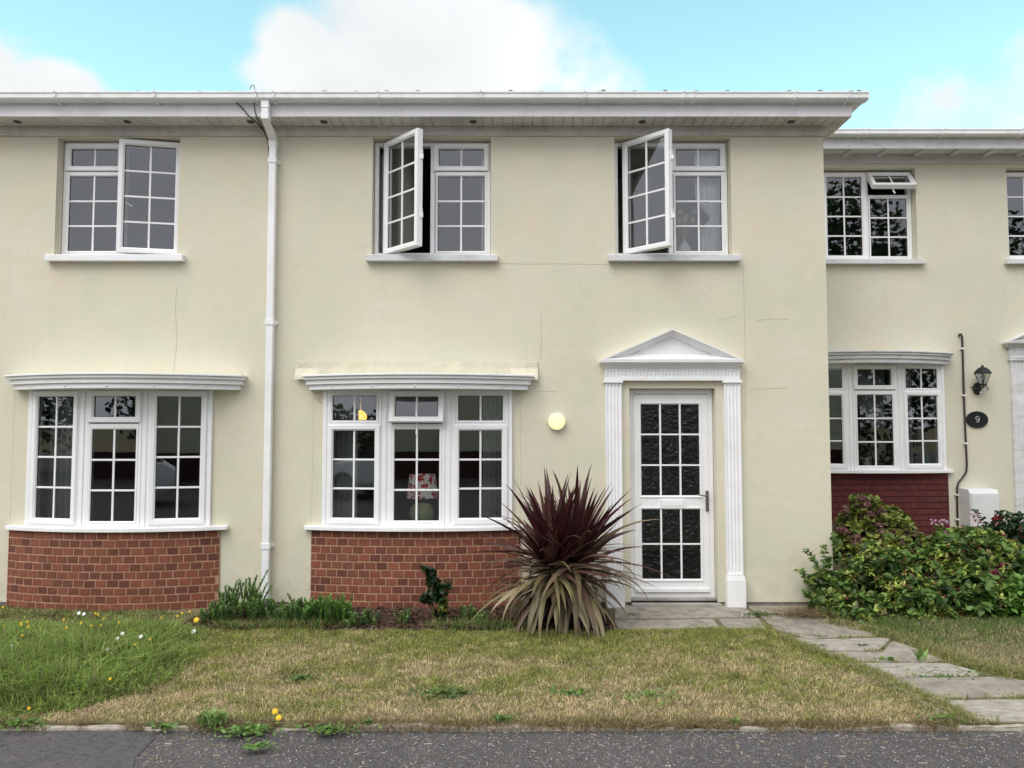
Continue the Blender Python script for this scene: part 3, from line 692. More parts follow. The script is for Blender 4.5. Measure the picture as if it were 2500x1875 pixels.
# bays
def add_bay(hs, bx, uw, canx, sillx, sagb, sagw, ang, kinds, vo, seed, flash=None, Y=0, ZO=0, old=False, brick='brick', mortar='mortar', zb=None, zt=None, z0=0.0):
    xc = (bx[0]+bx[1])/2; half = (bx[1]-bx[0])/2
    zb = BB if zb is None else zb; zt = BT if zt is None else zt
    brick_apron(hs, xc, half-.002, sagb, Y-.02, z0, zb-.022, M[brick], M[mortar], yb=Y+.2, seed=seed, vgap=.002 if brick == 'maroon' else None)
    xw = (uw[0]+uw[1])/2; hw = (uw[1]-uw[0])/2
    bay(hs, xw, hw, ang, Y-.03, zb+.02, zt, kinds, vo)
    s_ = MB(); xs0 = (sillx[0]+sillx[1])/2; curved_slab(s_, xs0, (sillx[1]-sillx[0])/2, sagw, Y-.055, Y+.26, zb-.02, zb+.019)
    s_.build('bay_sill', M['paint'], hs, bevel=.005)
    # jambs closing the opening beside the frame
    xcn = (canx[0]+canx[1])/2
    return canopy(hs, xcn, (canx[1]-canx[0])/2, sagw+.16, Y-.075, zt+.0, zt+ (PZ(919,-.25)-PZ(956,-.25)), old, Y+.02)
c2 = add_bay(house, (b2[0],b2[1]), (PX(792),PX(1251)), (PX(742,-.1),PX(1300,-.1)), (PX(748,-.05),PX(1279,-.05)), .11, .14, R(6), ['top','vent','top'], R(11), 3)
c1 = add_bay(left, (b1[0],b1[1]), (PX(78),PX(523)), (PX(18,-.1),PX(592,-.1)), (PX(26,-.05),PX(562,-.05)), .20, .20, R(12), ['full','vent','full'], None, 5)
# cream infill beside the bay frames where brick opening is wider than the window
for hs, bx, u0, u1 in ((house,b2,792,1251),(left,b1,78,523)):
    for a, c in ((bx[0]+.001, PX(u0)-.002),(PX(u1)+.002, bx[1]-.001)):
        q = MB(); q.box(a, c, .001, .24, BB+.019, BT-.001); q.build('bay_jamb', M['render'], hs)
# ceiling boards above the bays so no sky leaks in
# lead flashing over the middle bay, painted cream
fl = MB(); fx0, fx1 = PX(722), PX(1313); fz1 = PZ(883); fz0 = PZ(921)
M['flash'] = mat('painted_lead_flashing', (.60,.57,.44), .6, .08, 4, bump=.8, bscale=9, dirt=(.5,.47,.33), dscale=5, damt=.5, bdist=.02)
nX = 60; zs_ = [fz1, fz1-.004, (fz0+fz1)/2+.01, fz0+.015, fz0-.006]
vs = []; 
for j, z in enumerate(zs_):
    for i in range(nX+1):
        x = fx0+(fx1-fx0)*i/nX; wv = math.sin(i*.9)*.003+math.sin(i*2.3)*.002
        y = [-.001,-.009,-.011,-.018,-.03][j]+(wv if j > 1 else 0)
        zz = z+(math.sin(i*.5)*.004 if j > 2 else 0)
        if j == 4 and not (i < 7 or i > nX-7): zz += .03; 
        if j >= 3 and (i <= 6 or i >= nX-6): y -= .03; 
        if j == 4 and (i <= 6 or i >= nX-6): zz -= .02
        vs.append((x,y,zz))
fs = [(j*(nX+1)+i,(j+1)*(nX+1)+i,(j+1)*(nX+1)+i+1,j*(nX+1)+i+1) for j in range(4) for i in range(nX)]
fl.add(vs, fs); o = fl.build('flashing', M['flash'], house, smooth=False); so_ = o.modifiers.new('s','SOLIDIFY'); so_.thickness = .003; so_.offset = -1
# thin lead strip above left bay
q = MB(); q.box(PX(20), PX(592), -.012, .0, PZ(916), PZ(911)); q.build('flashing', M['flash'], left, bevel=.002)

# ------------------------------------------------------------------ eaves
ZF0 = PZ(286, FRONT); ZF1 = PZ(246, FRONT); ZG0, ZG1 = PZ(250, FRONT-.05), PZ(225, FRONT-.11)
XE = PX(2078, FRONT, 260)
M['fascia'] = mat('grey_white_fascia', (.86,.84,.88), .5, .07, 1.5, dirt=(.46,.44,.46), dscale=3, damt=.5)
M['soffit'] = mat('weathered_soffit', (.62,.60,.57), .7, .1, 3, dirt=(.36,.35,.33), dscale=5, damt=.6)
M['gutter'] = mat('white_gutter', (.82,.82,.83), .35, .05, 2, dirt=(.42,.41,.40), dscale=6, damt=.35)
ZSO = ZF0+.004
GP = [(0,0),(-.100,.0),(-.112,.016),(-.112,.062),(-.120,.066),(-.120,.085),(-.108,.085),(-.104,.072),(-.100,.02),(-.012,.012),(-.006,.085),(0,.085)]
GH = (ZG1-ZG0)/.085
def gprof(z): return [(FRONT-.018+y, z+h*GH) for y, h in GP][::-1]
def eaves(hs, x0, x1, end=False):
    f = MB(); f.box(x0, x1, FRONT-.018, FRONT, ZF0, ZF1+.02)
    if end: f.box(x1-.018, x1, FRONT, 6.9, ZF0, ZF1+.02)
    f.build('fascia', M['fascia'], hs, bevel=.003)
    # cover strips on joints
    s = MB(); x = x0; wx = .10
    xe = x1-(.018 if end else 0)
    while x < xe:                       # tongue-and-groove soffit boards, running front to back
        x2 = min(x+wx-.006, xe); s.box(x, x2, FRONT+.001, -.001, ZSO+.001, ZSO+.012); x += wx
    s.box(x0, xe, FRONT+.002, -.002, ZSO+.0125, ZSO+.03)
    if end:
        s.box(XR+.001, xe, -.001, 6.9, ZSO+.001, ZSO+.012)
    sf = s.build('soffit', M['soffit'], hs, bevel=.002)
    z = MB(); z.box(x0, (XR+.022 if end else x1), -.022, -.0012, ZTOP, ZSO)
    if end: z.box(XR+.0012, XR+.022, -.001, 6.8, ZTOP, ZSO)
    z.build('frieze_board', M['soffit'], hs, bevel=.003)
    gt = MB(); gt.ext_x(gprof(ZG0), x0, x1+(.11 if end else 0))
    if end:
        gt.box(x1+.002, x1+.10, FRONT+.001, 6.9, ZG0, ZG0+.02); gt.box(x1+.10, x1+.112, FRONT-.10, 6.9, ZG0+.01, ZG1)
        gt.box(x1+.109, x1+.121, FRONT-.13, FRONT-.02, ZG0+.002, ZG1-.001)
    gu = gt.build('gutter', M['gutter'], hs, bevel=.003)
    return sf, gu
sf_m, gu_m = eaves(house, XS+.0, XE, True); sf_l, gu_l = eaves(left, -9, XS-.001)
for u in (136,378,625,668,923,1174,1427,1669,1692,1942,2070):
    x = PX(u, FRONT-.12, 230); hs = gu_l if x < XS else gu_m
    b = MB(); b.ext_x([(FRONT-.020+y*1.06-.001, ZG0+h*GH*1.04-.003) for y, h in [(.0,-.02),(-.104,-.004),(-.118,.014),(-.118,.064),(-.127,.068),(-.127,.09),(-.119,.09),(-.112,.06),(-.104,.016),(0,.004)]][::-1], x-.009, x+.009)
    b.build('gutter_bracket', M['gutter'], hs)
for u in (43,311,612,791,1155,1568,1931):
    v = 293; Y = -.14; x, _, z = P(u, 296, Y); hs = sf_l if x < XS else sf_m
    b = MB(); b.lathe([(.038,0),(.038,-.004),(.030,-.006),(.028,.003),(.001,.003)], 20, 0, T(x,Y,ZSO-.001)); b.lathe([(.027,-.0062),(.001,-.0063)], 20, 1, T(x,Y,ZSO-.001))
    b.build('soffit_vent', [M['plinth'], M['black']], hs)
for hs, us in ((house,(690,1960)),(left,())):
    for u in us:
        x = PX(u, FRONT, 265); b = MB(); b.box(x-.035,x+.035,FRONT-.021,FRONT-.0185,ZF0-.002,ZF1-.02); b.build('joint_cover', M['fascia'], hs)
# roofs
def roof(hs, x0, x1, y0, z0, rise, depth, end=False, hip=0):
    b = MB(); sl = rise/depth
    if end: vs = [(x0,y0,z0),(x1,y0,z0),(x1-depth*.0-hip,y0+depth,z0+rise),(x0,y0+depth,z0+rise)]
    else: vs = [(x0,y0,z0),(x1,y0,z0),(x1,y0+depth,z0+rise),(x0,y0+depth,z0+rise)]
    b.quad(vs); b.quad([(v[0],v[1],v[2]-.03) for v in vs][::-1])
    if end:
        b.quad([(x1,y0,z0),(x1,y0+2*depth,z0),(x1-hip,y0+depth,z0+rise)])
    b.quad([(x0,y0+2*depth,z0),(x0,y0+depth,z0+rise),(x1-(hip if end else 0),y0+depth,z0+rise),(x1,y0+2*depth,z0)])
    rr = random.Random(3)
    x = x0; tw = .30
    while x < x1-.05:                       # bottom course of tiles, each with a rolled edge
        x2 = min(x+tw-.006, x1); dz = rr.uniform(-.010,.004)
        for c in range(3):
            yy = y0-.03+c*.30; zz = z0+(yy-y0)*sl+.004+c*.002
            b.add([(x,yy,zz+dz),(x2,yy,zz+dz),(x2,yy+.36,zz+.36*sl+dz),(x,yy+.36,zz+.36*sl+dz),(x,yy,zz+.016+dz),(x2,yy,zz+.016+dz),(x2,yy+.36,zz+.36*sl+.010+dz),(x,yy+.36,zz+.36*sl+.010+dz)],
                  [(0,3,2,1),(4,5,6,7),(0,1,5,4),(1,2,6,5),(2,3,7,6),(3,0,4,7)])
            b.box(x2-.035, x2+.002, yy-.004, yy+.10, zz+dz+.012, zz+.030+dz)
        x += tw
    b.build('roof', M['tile'], hs)
RS = .405
roof(house, XS+.001, XE+.06, FRONT-.05, ZG1+.010, 3.75*RS, 3.75, True, 3.0); roof(left, -9, XS-.001, FRONT-.05, ZG1+.004, 3.75*RS, 3.75)

# drainpipe
DPX = PX(664, -.05, 600); DY = -.06; hw = .0335
dp = MB(); xo = PX(650, FRONT-.06, 270)
GY = FRONT-.07
def sq(pts, r, mi=0): dp.tube(pts, r*math.sqrt(2), 4, mi)
zt_ = ZG0
dp.box(xo-.038,xo+.038,GY-.04,GY+.04,zt_-.075,zt_+.005); dp.box(xo-.034,xo+.034,GY-.036,GY+.036,zt_-.13,zt_-.075); dp.box(xo-.038,xo+.038,GY-.04,GY+.04,zt_-.185,zt_-.13)
z1_, z2_ = zt_-.185, PZ(345, DY)
dp.add([(xo-hw,GY-hw,z1_),(xo+hw,GY-hw,z1_),(xo+hw,GY+hw,z1_),(xo-hw,GY+hw,z1_),(DPX-hw,DY-hw,z2_),(DPX+hw,DY-hw,z2_),(DPX+hw,DY+hw,z2_+.05),(DPX-hw,DY+hw,z2_+.05)],
       [(0,1,2,3),(4,7,6,5),(0,4,5,1),(1,5,6,2),(2,6,7,3),(3,7,4,0)])
dp.box(DPX-.038,DPX+.038,DY-.038,DY+.038,z2_-.06,z2_+.012); dp.box(DPX-hw,DPX+hw,DY-hw,DY+hw,.06,z2_-.06)
jz = PZ(1336, DY); dp.box(DPX-.037,DPX+.037,DY-.037,DY+.037,jz-.02,jz+.035)
pipe = dp.build('drainpipe', M['paint'], house, bevel=.004)
for v in (393, 787, 1333):
    z = PZ(v, DY); b = MB(); b.box(DPX-.042,DPX+.042,DY-.0405,-.001,z-.028,z+.028); b.box(DPX-.06,DPX-.042,-.02,-.001,z-.015,z+.015); b.box(DPX+.042,DPX+.06,-.02,-.001,z-.015,z+.015); b.build('pipe_bracket', M['paint'], pipe, bevel=.003)
# aerial cables
cb = MB()
def pth(pts): return [P(u,v,Y) for u,v,Y in pts]
cb.tube(pth([(571,246,-.30),(590,262,-.30),(608,284,-.29),(630,302,-.16),(645,322,-.035),(655,345,-.02),(658.5,400,-.02),(659,420,-.02)]), .0055, 6)
cb.tube(pth([(621,243,-.30),(621,262,-.30),(626,285,-.28),(638,308,-.12),(646,322,-.03)]), .0045, 6)
cb.tube(pth([(611,217,-.36),(612,211,-.38),(618,207,-.38),(621,210,-.385),(622,222,-.395)]), .0035, 6)
cb.build('aerial_cable', M['blackrub'], house)
# hairline cracks in the render
ck = MB()
def crack(pts, hs=house, r=.0016, y=0):
    q_ = MB(); q_.tube([P(u,v,y) for u,v in pts], r, 4); q_.build('crack', M['crackm'], hs)
M['crackm'] = mat('crack_line', (.33,.30,.22), .9)  # even dark tone of the crack lines
crack([(1216,643),(1250,644),(1300,645),(1360,644),(1420,645),(1486,646)])
crack([(1815,645),(1816,720),(1818,800),(1820,905),(1820,1030)]); crack([(1750,782),(1790,775),(1800,768)]); crack([(1845,783),(1880,778),(1925,780)])
crack([(1830,950),(1880,949),(1925,947)]); crack([(1321,880),(1322,830),(1321,760)]); crack([(1500,650),(1502,668),(1512,680)])
crack([(432,700),(428,760),(432,820),(430,855),(424,908)], left); crack([(1305,957),(1340,955),(1357,957)]); crack([(770,975),(778,972),(783,985)], r=.003)

# ------------------------------------------------------------------ door and surround
DY0 = .10
dw, dh = DX1-DX0, DT-DB
df = MB(); df.ring(rect(DX0+.004, DX1-.004, DB, DT-.004), [(0,.19),(0,DY0),(.045,DY0),(.05,DY0+.01),(.05,.19)])
frd = df.build('door_frame', M['pvc'], house, bevel=.002)
lx0, lx1, lz0, lz1 = DX0+.052, DX1-.052, DB+.055, DT-.056
gx0, gx1 = PX(1564,DY0,1100), PX(1709,DY0,1100); uz0, uz1 = PZ(1211,DY0), PZ(986,DY0); bz0, bz1 = PZ(1415,DY0), PZ(1242,DY0)
d = MB(); yf, yb = DY0-.004, DY0+.05
for (a,c,e,f) in ((lx0,gx0,lz0,lz1),(gx1,lx1,lz0,lz1),(gx0,gx1,uz1,lz1),(gx0,gx1,bz1,uz0),(gx0,gx1,lz0,bz0)): d.box(a,c,yf,yb,e,f)
for (e,f) in ((uz0,uz1),(bz0,bz1)):
    d.ring(rect(gx0,gx1,e,f), [(-.016,yf-.001),(-.016,yf-.008),(-.004,yf-.008),(.006,yf+.004),(.006,yf+.02),(-.002,yf+.02)])
d.box(lx0+.005,lx1-.005,yf-.020,yf-.001,lz0+.0,lz0+.035)
door = d.build('front_door', M['pvc'], house, bevel=.002)
for (e,f,rows) in ((uz0,uz1,3),(bz0,bz1,2)):
    b = MB(); b.quad([(gx0,yf+.016,e),(gx1,yf+.016,e),(gx1,yf+.016,f),(gx0,yf+.016,f)]); b.build('pane', M['obscure'], door)
    b = MB()
    for i in (1,2):
        x = gx0+(gx1-gx0)*i/3; b.box(x-.009,x+.009,yf+.002,yf+.0155,e+.004,f-.004)
    for j in range(1,rows):
        z = e+(f-e)*j/rows; ex = [gx0+.004]+[gx0+(gx1-gx0)*i/3 for i in (1,2)]+[gx1-.004]
        for i in range(3): b.box(ex[i]+(.009 if i else 0), ex[i+1]-(.009 if i<2 else 0), yf+.003,yf+.015,z-.008,z+.008)
    b.build('glazing_bars', M['pvc'], door, bevel=.002)
b = MB(); hx = PX(1722,.09); hz0, hz1 = PZ(1248,.09), PZ(1198,.09)
b.box(hx-.014,hx+.014,yf-.014,yf-.0005,hz0,hz1); b.tube([(hx,yf-.012,hz1-.045),(hx,yf-.05,hz1-.045),(hx-.03,yf-.052,hz1-.048),(hx-.08,yf-.052,hz1-.040),(hx-.12,yf-.05,hz1-.036)], [.010,.010,.008,.007,.005], 8)
b.build('handle', M['metal'], door, bevel=.002)
b = MB(); x0,x1 = PX(1608,.09), PX(1670,.09); z0,z1 = PZ(1238,.09), PZ(1219.5,.09)
b.ring(rect(x0,x1,z0,z1), [(0,yf-.0005),(0,yf-.010),(.016,yf-.010),(.016,yf-.0005)]); b.box(x0+.018,x1-.018,yf-.012,yf-.0005,z0+.014,z1-.010); b.build('letter_plate', M['pvc'], door, bevel=.002)
st = MB(); st.box(DX0-.0, DX1+.02, -.07, .28, -.1, DB-.028); st.box(DX0+.001,DX1-.001,DY0-.055,.27,DB-.027,DB-.001)
st.build('door_step', [M['conc']], house, bevel=.006)
# surround
sur = empty('door_surround'); sur.parent = house; sur.matrix_parent_inverse = world_inv(house)
def flutes(x0, x1, z0, z1, y, depth, n, margin, name, arch=True):
    """plate with n vertical half-round flutes that stop short of its ends"""
    b = MB(); wd = x1-x0; fw_ = (wd-2*margin)/n; seg = 6
    prof = [(x0,y)]
    for i in range(n):
        a = x0+margin+fw_*i
        prof.append((a+fw_*.12, y))
        for s in range(1,seg): 
            t = s/seg; prof.append((a+fw_*(.12+.76*t), y+depth*math.sin(math.pi*t)))
        prof.append((a+fw_*.88, y))
    prof.append((x1,y)); zm0, zm1 = z0+.018, z1-.018
    flat = [(px_,y) for px_,_ in prof]; m = len(prof)
    rows = [(z0,flat),(zm0,flat),(zm0+.012,prof),(zm1-.012,prof),(zm1,flat),(z1,flat)]
    vs = [(px_,py_,z) for z,pr in rows for px_,py_ in pr]; fs = [(j*m+i,j*m+i+1,(j+1)*m+i+1,(j+1)*m+i) for j in range(5) for i in range(m-1)]
    b.add(vs, fs)
    b.quad([(x0,y,z0),(x0,y,z1),(x0,-.0,z1),(x0,0,z0)]); b.quad([(x1,y,z1),(x1,y,z0),(x1,0,z0),(x1,0,z1)])
    b.quad([(x0,y,z1),(x1,y,z1),(x1,0,z1),(x0,0,z1)]); b.quad([(x0,y,z0),(x0,0,z0),(x1,0,z0),(x1,y,z0)])
    return b
SY = -.05
def zz(v, Y=SY): return PZ(v, Y)
for (uc0, uc1, ub0, ub1) in ((1478.5,1517.5,1483,1531),(1768,1807.5,1769.5,1827)):
    x0, x1 = PX(uc0,SY,930), PX(uc1,SY,930)
    if uc0 < 1600: xb0, xb1 = x0-.01, x1+.012
    else: xb0, xb1 = x0-.012, x1+.014
    b = flutes(x0, x1, zz(1405), zz(935), SY, .012, 4, .012, 'pilaster')
    b.box(x0-.018,x1+.012,-.068,-.0,zz(935),zz(930)); b.box(x0-.014,x1+.010,-.062,-.0,zz(930),zz(927)-.001)
    b.box(xb0+.004,xb1-.004,-.068,0,zz(1414),zz(1406)); b.box(xb0,xb1,-.085,0,.0,zz(1414)-.001)
    b.build('pilaster', M['paint'], sur, bevel=.003)
fx0_, fx1_ = PX(1477.5,SY,910), PX(1806.5,SY,910)
b = flutes(fx0_, fx1_, zz(926.5), zz(899), SY-.002, .010, 36, .012, 'frieze'); b.box(fx0_-.004,fx1_+.004,-.058,-.0,zz(929.5)+.0015,zz(926.8)); b.build('frieze', M['paint'], sur, bevel=.0)
# horizontal cornice with cyma profile
cx0, cx1 = PX(1466,-.13,885), PX(1819.5,-.13,885)
b = MB(); za, zb_ = zz(898.5,-.1), zz(879.5,-.13); hh = zb_-za
levels = [(0,-.060,.045),(.18,-.066,.040),(.35,-.078,.030),(.55,-.100,.012),(.72,-.118,.004),(.74,-.128,.0),(1,-.130,.0)]
vs = []; 
for t, y, ins in levels: vs += [(cx0+ins,0,za+hh*t),(cx0+ins,y,za+hh*t),(cx1-ins,y,za+hh*t),(cx1-ins,0,za+hh*t)]
fs = [(j*4+i,j*4+i+1,(j+1)*4+i+1,(j+1)*4+i) for j in range(len(levels)-1) for i in range(3)]+[(0,3,2,1),tuple(4*(len(levels)-1)+i for i in range(4))]
b.add(vs, fs); b.build('cornice', M['paint'], sur)
ax, az = PX(1642.5,-.13,802), PZ(802,-.13)
tri = [(cx0,zb_+.001),(cx1,zb_+.001),(ax,az)]
b = MB(); b.ring(tri, [(0,0),(0,-.130),(.012,-.130),(.018,-.118),(.030,-.088),(.045,-.066),(.058,-.056),(.062,-.056),(.064,-.040),(.064,0)])
b.build('pediment', M['paint'], sur)
b = MB(); b.add([(cx0+.1,-.035,zb_+.002),(cx1-.1,-.035,zb_+.002),(ax,-.035,az-.03)], [(0,1,2)]); b.build('tympanum', M['paint'], sur)
# cream margin between pilasters and frame is the wall itself. Round wall lamp:
lx, lz = PX(1359.2,-.05,1029), PZ(1029,-.05)
lamp = empty('wall_lamp', (lx,0,lz), 'round glowing pale yellow lamp on the cream wall between bay window and door', 'lamp')
b = MB(); b.lathe([(.080,0),(.083,.02),(.083,.035)], 40, 0, T(lx,-.001,lz)@RX(R(90))); b.build('lamp_base', M['pvc'], lamp, smooth=True)
M['lampglow'] = mat('lit_diffuser', (.55,.53,.36), .4, .0, emit=((1,.93,.44),.50))
b = MB(); b.lathe([(.083,.0355),(.0835,.05),(.080,.060),(.070,.066),(.04,.069),(.001,.070)], 48, 0, T(lx,0,lz)@RX(R(90))); b.build('lamp_diffuser', M['lampglow'], lamp, smooth=True)

# ------------------------------------------------------------------ house nine, set back 2.15 m and half a metre higher
Y9 = 2.15; X9 = XR+.001
def X(u, v=900, Y=Y9): return P(u,v,Y)[0]
def Z(v, Y=Y9): return PZ(v,Y)
z9top = Z(399); s9 = Z(634); h9 = s9+1.195
o9a = (X(1990,560), X(2238.5,560)); o9b = (X(2461,560), X(2461,560)+1.18)
bay9 = (X(2019)-.15, X(2313.6,1160)); 
xw9 = (X(2301)-1.86, X(2301)); bb9 = Z(1150); bt9 = Z(891)
bay9 = (xw9[0]-.06, X(2313.6,1160))
d9x0, d9x1 = X(2507), X(2507)+.85; d9z = Z(905)
w9 = wall('wall', nine, X9-2, 14, .2, z9top+.14, [(o9a[0],o9a[1],s9,h9),(o9b[0],o9b[1],s9,h9),(bay9[0],bay9[1],.2,bt9+.01),(d9x0,d9x1,.3,d9z)], M['render9'], Y=Y9)
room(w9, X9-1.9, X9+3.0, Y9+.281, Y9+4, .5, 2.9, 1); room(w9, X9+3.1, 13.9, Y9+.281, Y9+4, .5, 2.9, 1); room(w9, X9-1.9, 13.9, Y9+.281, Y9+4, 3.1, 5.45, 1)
w9.build('wall', [M['render9'], M['room']], nine)
Wd = o9a[1]-o9a[0]-.012
W9 = 1.17
cc, mm = std_cells(W9, 1.175, side_open=None, vent_open=('T', R(38)))
window(nine, 'window', T(o9a[1]-W9-.006, Y9+WY, s9+.008), W9, 1.175, cc, mull=mm)
cc, mm = std_cells(1.168, 1.175); window(nine, 'window', T(o9b[0]+.006, Y9+WY, s9+.008), 1.168, 1.175, cc, mull=mm)
for a, c in ((o9a[0]-.08, X(2261,640,Y9-.07)),(X(2459.5,640,Y9-.07), o9b[1]+.1)):
    b = MB(); b.ext_x([(Y9+WY-.002,s9-.055),(Y9+WY-.002,s9+.006),(Y9-.065,s9-.006),(Y9-.075,s9-.010),(Y9-.075,s9-.066),(Y9+.001,s9-.062),(Y9+.001,s9-.056)], a, c); b.build('window_sill', M['paint_old'], nine, bevel=.004)
add_bay(nine, bay9, xw9, (xw9[0]-.16, X(2325,870,Y9-.1)), (bay9[0]-.06, X(2328,1148,Y9-.05)), .06, .14, R(10), ['top','vent','top'], None, 9, Y=Y9, old=True, brick='maroon', mortar='maroonflat', zb=bb9, zt=bt9, z0=.27)
for a, c in ((bay9[0]+.001, xw9[0]-.002),(xw9[1]+.002, bay9[1]-.001)):
    q = MB(); q.box(a, c, Y9+.001, Y9+.24, bb9+.019, bt9-.001); q.build('bay_jamb', M['render9'], nine)
# eaves of nine
F9 = Y9-.30; zf0, zf1 = Z(364,F9), Z(334,F9); gz0, gz1 = Z(333.5,F9-.06), Z(316,F9-.11); zs0 = Z(379)
M['board9'] = mat('flaking_white_board', (.66,.65,.68), .7, .08, 2, bump=.4, bscale=40, dirt=(.33,.32,.33), dscale=7, damt=.55, stretch=(1,1,2.5))
b = MB(); b.box(X9+.002, 14, F9-.02, F9, zf0, zf1+.02); b.build('fascia', M['board9'], nine, bevel=.003)
b = MB(); b.box(X9+.002,14,F9+.001,Y9-.001,zf0+.035,zf0+.05); b.build('soffit', M['paint_old'], nine)
b = MB(); b.box(X9+.002,14,Y9-.022,Y9-.0012,z9top,zf0+.034); b.build('frieze_board', M['paint_old'], nine, bevel=.003)
for u in (2081,2167,2256,2345,2430,2512):
    x = X(u,365,F9+.05); q = MB(); q.box(x-.03,x+.03,F9+.002,Y9-.024,zf0+.0,zf0+.0345); q.build('rafter_end', M['paint_old'], nine, bevel=.003)
b = MB(); gh9 = (gz1-gz0)/.085; b.ext_x([(F9-.022+y, gz0+h*gh9) for y,h in GP][::-1], X9+.002, 14); g9 = b.build('gutter', M['gutter'], nine, bevel=.003)
for u in (2100,2116,2303,2494):
    x = X(u,325,F9-.12); b = MB(); b.ext_x([(F9-.024+y*1.06-.001, gz0+h*gh9*1.04-.003) for y, h in [(.0,-.02),(-.104,-.004),(-.118,.014),(-.118,.064),(-.127,.068),(-.127,.09),(-.119,.09),(-.112,.06),(-.104,.016),(0,.004)]][::-1], x-.009, x+.009); b.build('gutter_bracket', M['gutter'], g9)
roof(nine, X9+.003, 14, F9-.05, gz1-.022, 3.7*.34, 3.7)
# nine's door surround and door, mostly past the right edge
sur9 = empty('door_surround'); sur9.parent = nine; sur9.matrix_parent_inverse = world_inv(nine)
px0 = X(2473,1000,Y9-.05); pb = None
Zc = lambda v: Z(v, Y9-.05)
fb = flutes(px0, px0+.165, .45, Zc(880), -.05, .012, 4, .012, 'p'); fb.v = [(x,y+Y9,z) for x,y,z in fb.v]
fb.box(px0-.018,px0+.18,Y9-.068,Y9,Zc(880),Zc(875)); fb.build('pilaster', M['paint_old'], sur9)
fb = flutes(px0-.01, px0+1.45, Zc(874), Zc(849), -.052, .010, 38, .012, 'f'); fb.v = [(x,y+Y9,z) for x,y,z in fb.v]; fb.build('frieze', M['paint_old'], sur9)
b = MB(); za, zb_ = Zc(848.5), Z(834,Y9-.13); hh = zb_-za; c0, c1 = X(2461,834,Y9-.13), X(2461,834,Y9-.13)+1.5
vs = []
for t, y, ins in levels: vs += [(c0+ins,Y9,za+hh*t),(c0+ins,Y9+y,za+hh*t),(c1-ins,Y9+y,za+hh*t),(c1-ins,Y9,za+hh*t)]
b.add(vs, fs[:0]+[(j*4+i,j*4+i+1,(j+1)*4+i+1,(j+1)*4+i) for j in range(len(levels)-1) for i in range(3)]+[(0,3,2,1),tuple(4*(len(levels)-1)+i for i in range(4))]); b.build('cornice', M['paint_old'], sur9)
b = MB(); tri9 = [(c0,zb_+.001),(c1,zb_+.001),((c0+c1)/2,zb_+.33)]
b.ring(tri9, [(d_, y_+Y9) for d_, y_ in [(0,0),(0,-.130),(.012,-.130),(.018,-.118),(.030,-.088),(.045,-.066),(.058,-.056),(.062,-.056),(.064,-.040),(.064,0)]]); b.build('pediment', M['paint_old'], sur9)
b = MB(); b.box(d9x0+.02,d9x1-.02,Y9+.12,Y9+.16,.5,d9z-.01); b.build('front_door', M['black'], nine, bevel=.003)

# pipe, lantern, sign and meter box on house nine
cp = MB(); py_ = Y9-.03
pts = [(2341,822,Y9+.02),(2342,817,py_),(2346,815,py_),(2349,822,py_),(2350,850,py_),(2353,960,py_),(2357,1060,py_),(2360.5,1135,py_),(2359,1152,py_),(2350,1166,py_),(2340,1178,py_),(2336.5,1192,py_),(2337,1230,py_),(2338.5,1300,py_)]
cp.tube([P(*p) for p in pts], .0125, 10); cpo = cp.build('conduit', M['brown'], nine, smooth=True)
for u, v in ((2350,851),(2353.5,965.5),(2358,1082.5),(2336.5,1208),(2337.5,1268)):
    x, _, z = P(u,v,py_); b = MB(); b.box(x-.022,x+.018,py_-.016,Y9-.001,z-.010,z+.010); b.build('pipe_clip', M['pvc'], cpo, bevel=.003)
# lantern
lx, lz = X(2398.5,930,Y9-.15), Z(940,Y9-.15); ly = Y9-.16
lan = empty('wall_lantern', (lx,Y9,lz), 'black coach lantern on the wall above the oval number plate', 'lantern')
sL = 1.0/ (F/(ly-CAMY))        # metres per pixel at the lantern
def pr(lst): return [(r*sL, z*sL) for r, z in lst]
b = MB(); b.lathe(pr([(23,36),(21,38),(17,44),(10,50),(4,52),(3,54),(3.5,55.5),(1,57)]), 6, 0, T(lx,ly,lz-8*sL)); b.build('lantern_cap', M['black'], lan, bevel=.002)
b = MB()
for k_ in range(6):
    a = 2*math.pi*k_/6; b.tube([(lx+19*sL*math.cos(a),ly+19*sL*math.sin(a),lz+28*sL),(lx+8.5*sL*math.cos(a),ly+8.5*sL*math.sin(a),lz+1*sL)], .0035, 5)
b.lathe(pr([(9,-2),(10,0),(9.5,2),(8,2.5)]), 6, 0, T(lx,ly,lz)); b.tube([(lx,ly,lz),(lx,ly,lz+12*sL)], .014, 10)
b.tube([(lx,ly,lz-2*sL),(lx,ly,lz-6*sL),(lx-3*sL,ly+.03,lz-9*sL),(lx-9*sL,ly+.08,lz-8*sL),(lx-12*sL,Y9-.02,lz-4*sL)], .010, 8)
b.tube([(lx,ly,lz-5*sL),(lx+6*sL,ly,lz-4*sL),(lx+11*sL,ly,lz-6*sL),(lx+12*sL,ly,lz-11*sL),(lx+9*sL,ly,lz-13*sL)], .006, 8)
b.build('lantern_frame', M['black'], lan)
b = MB(); b.lathe(pr([(8,2.5),(17.5,28)]), 6, 0, T(lx,ly,lz)); b.build('lantern_glass', M['glass'], lan)
b = MB(); b.lathe(pr([(3,12),(6,16),(6.5,20),(4,25),(.5,26)]), 14, 0, T(lx,ly,lz)); b.build('bulb', M['fabric'], lan, smooth=True)
bx, bz = X(2384,950,Y9), Z(949,Y9)
b = MB(); b.prism([(.05*math.cos(t)*.95, .078*math.sin(t)) for t in [2*math.pi*i/24 for i in range(24)]], 0, .03, 0, T(bx,Y9-.0,bz)@RX(R(90))); b.build('back_plate', M['black'], lan, bevel=.004)
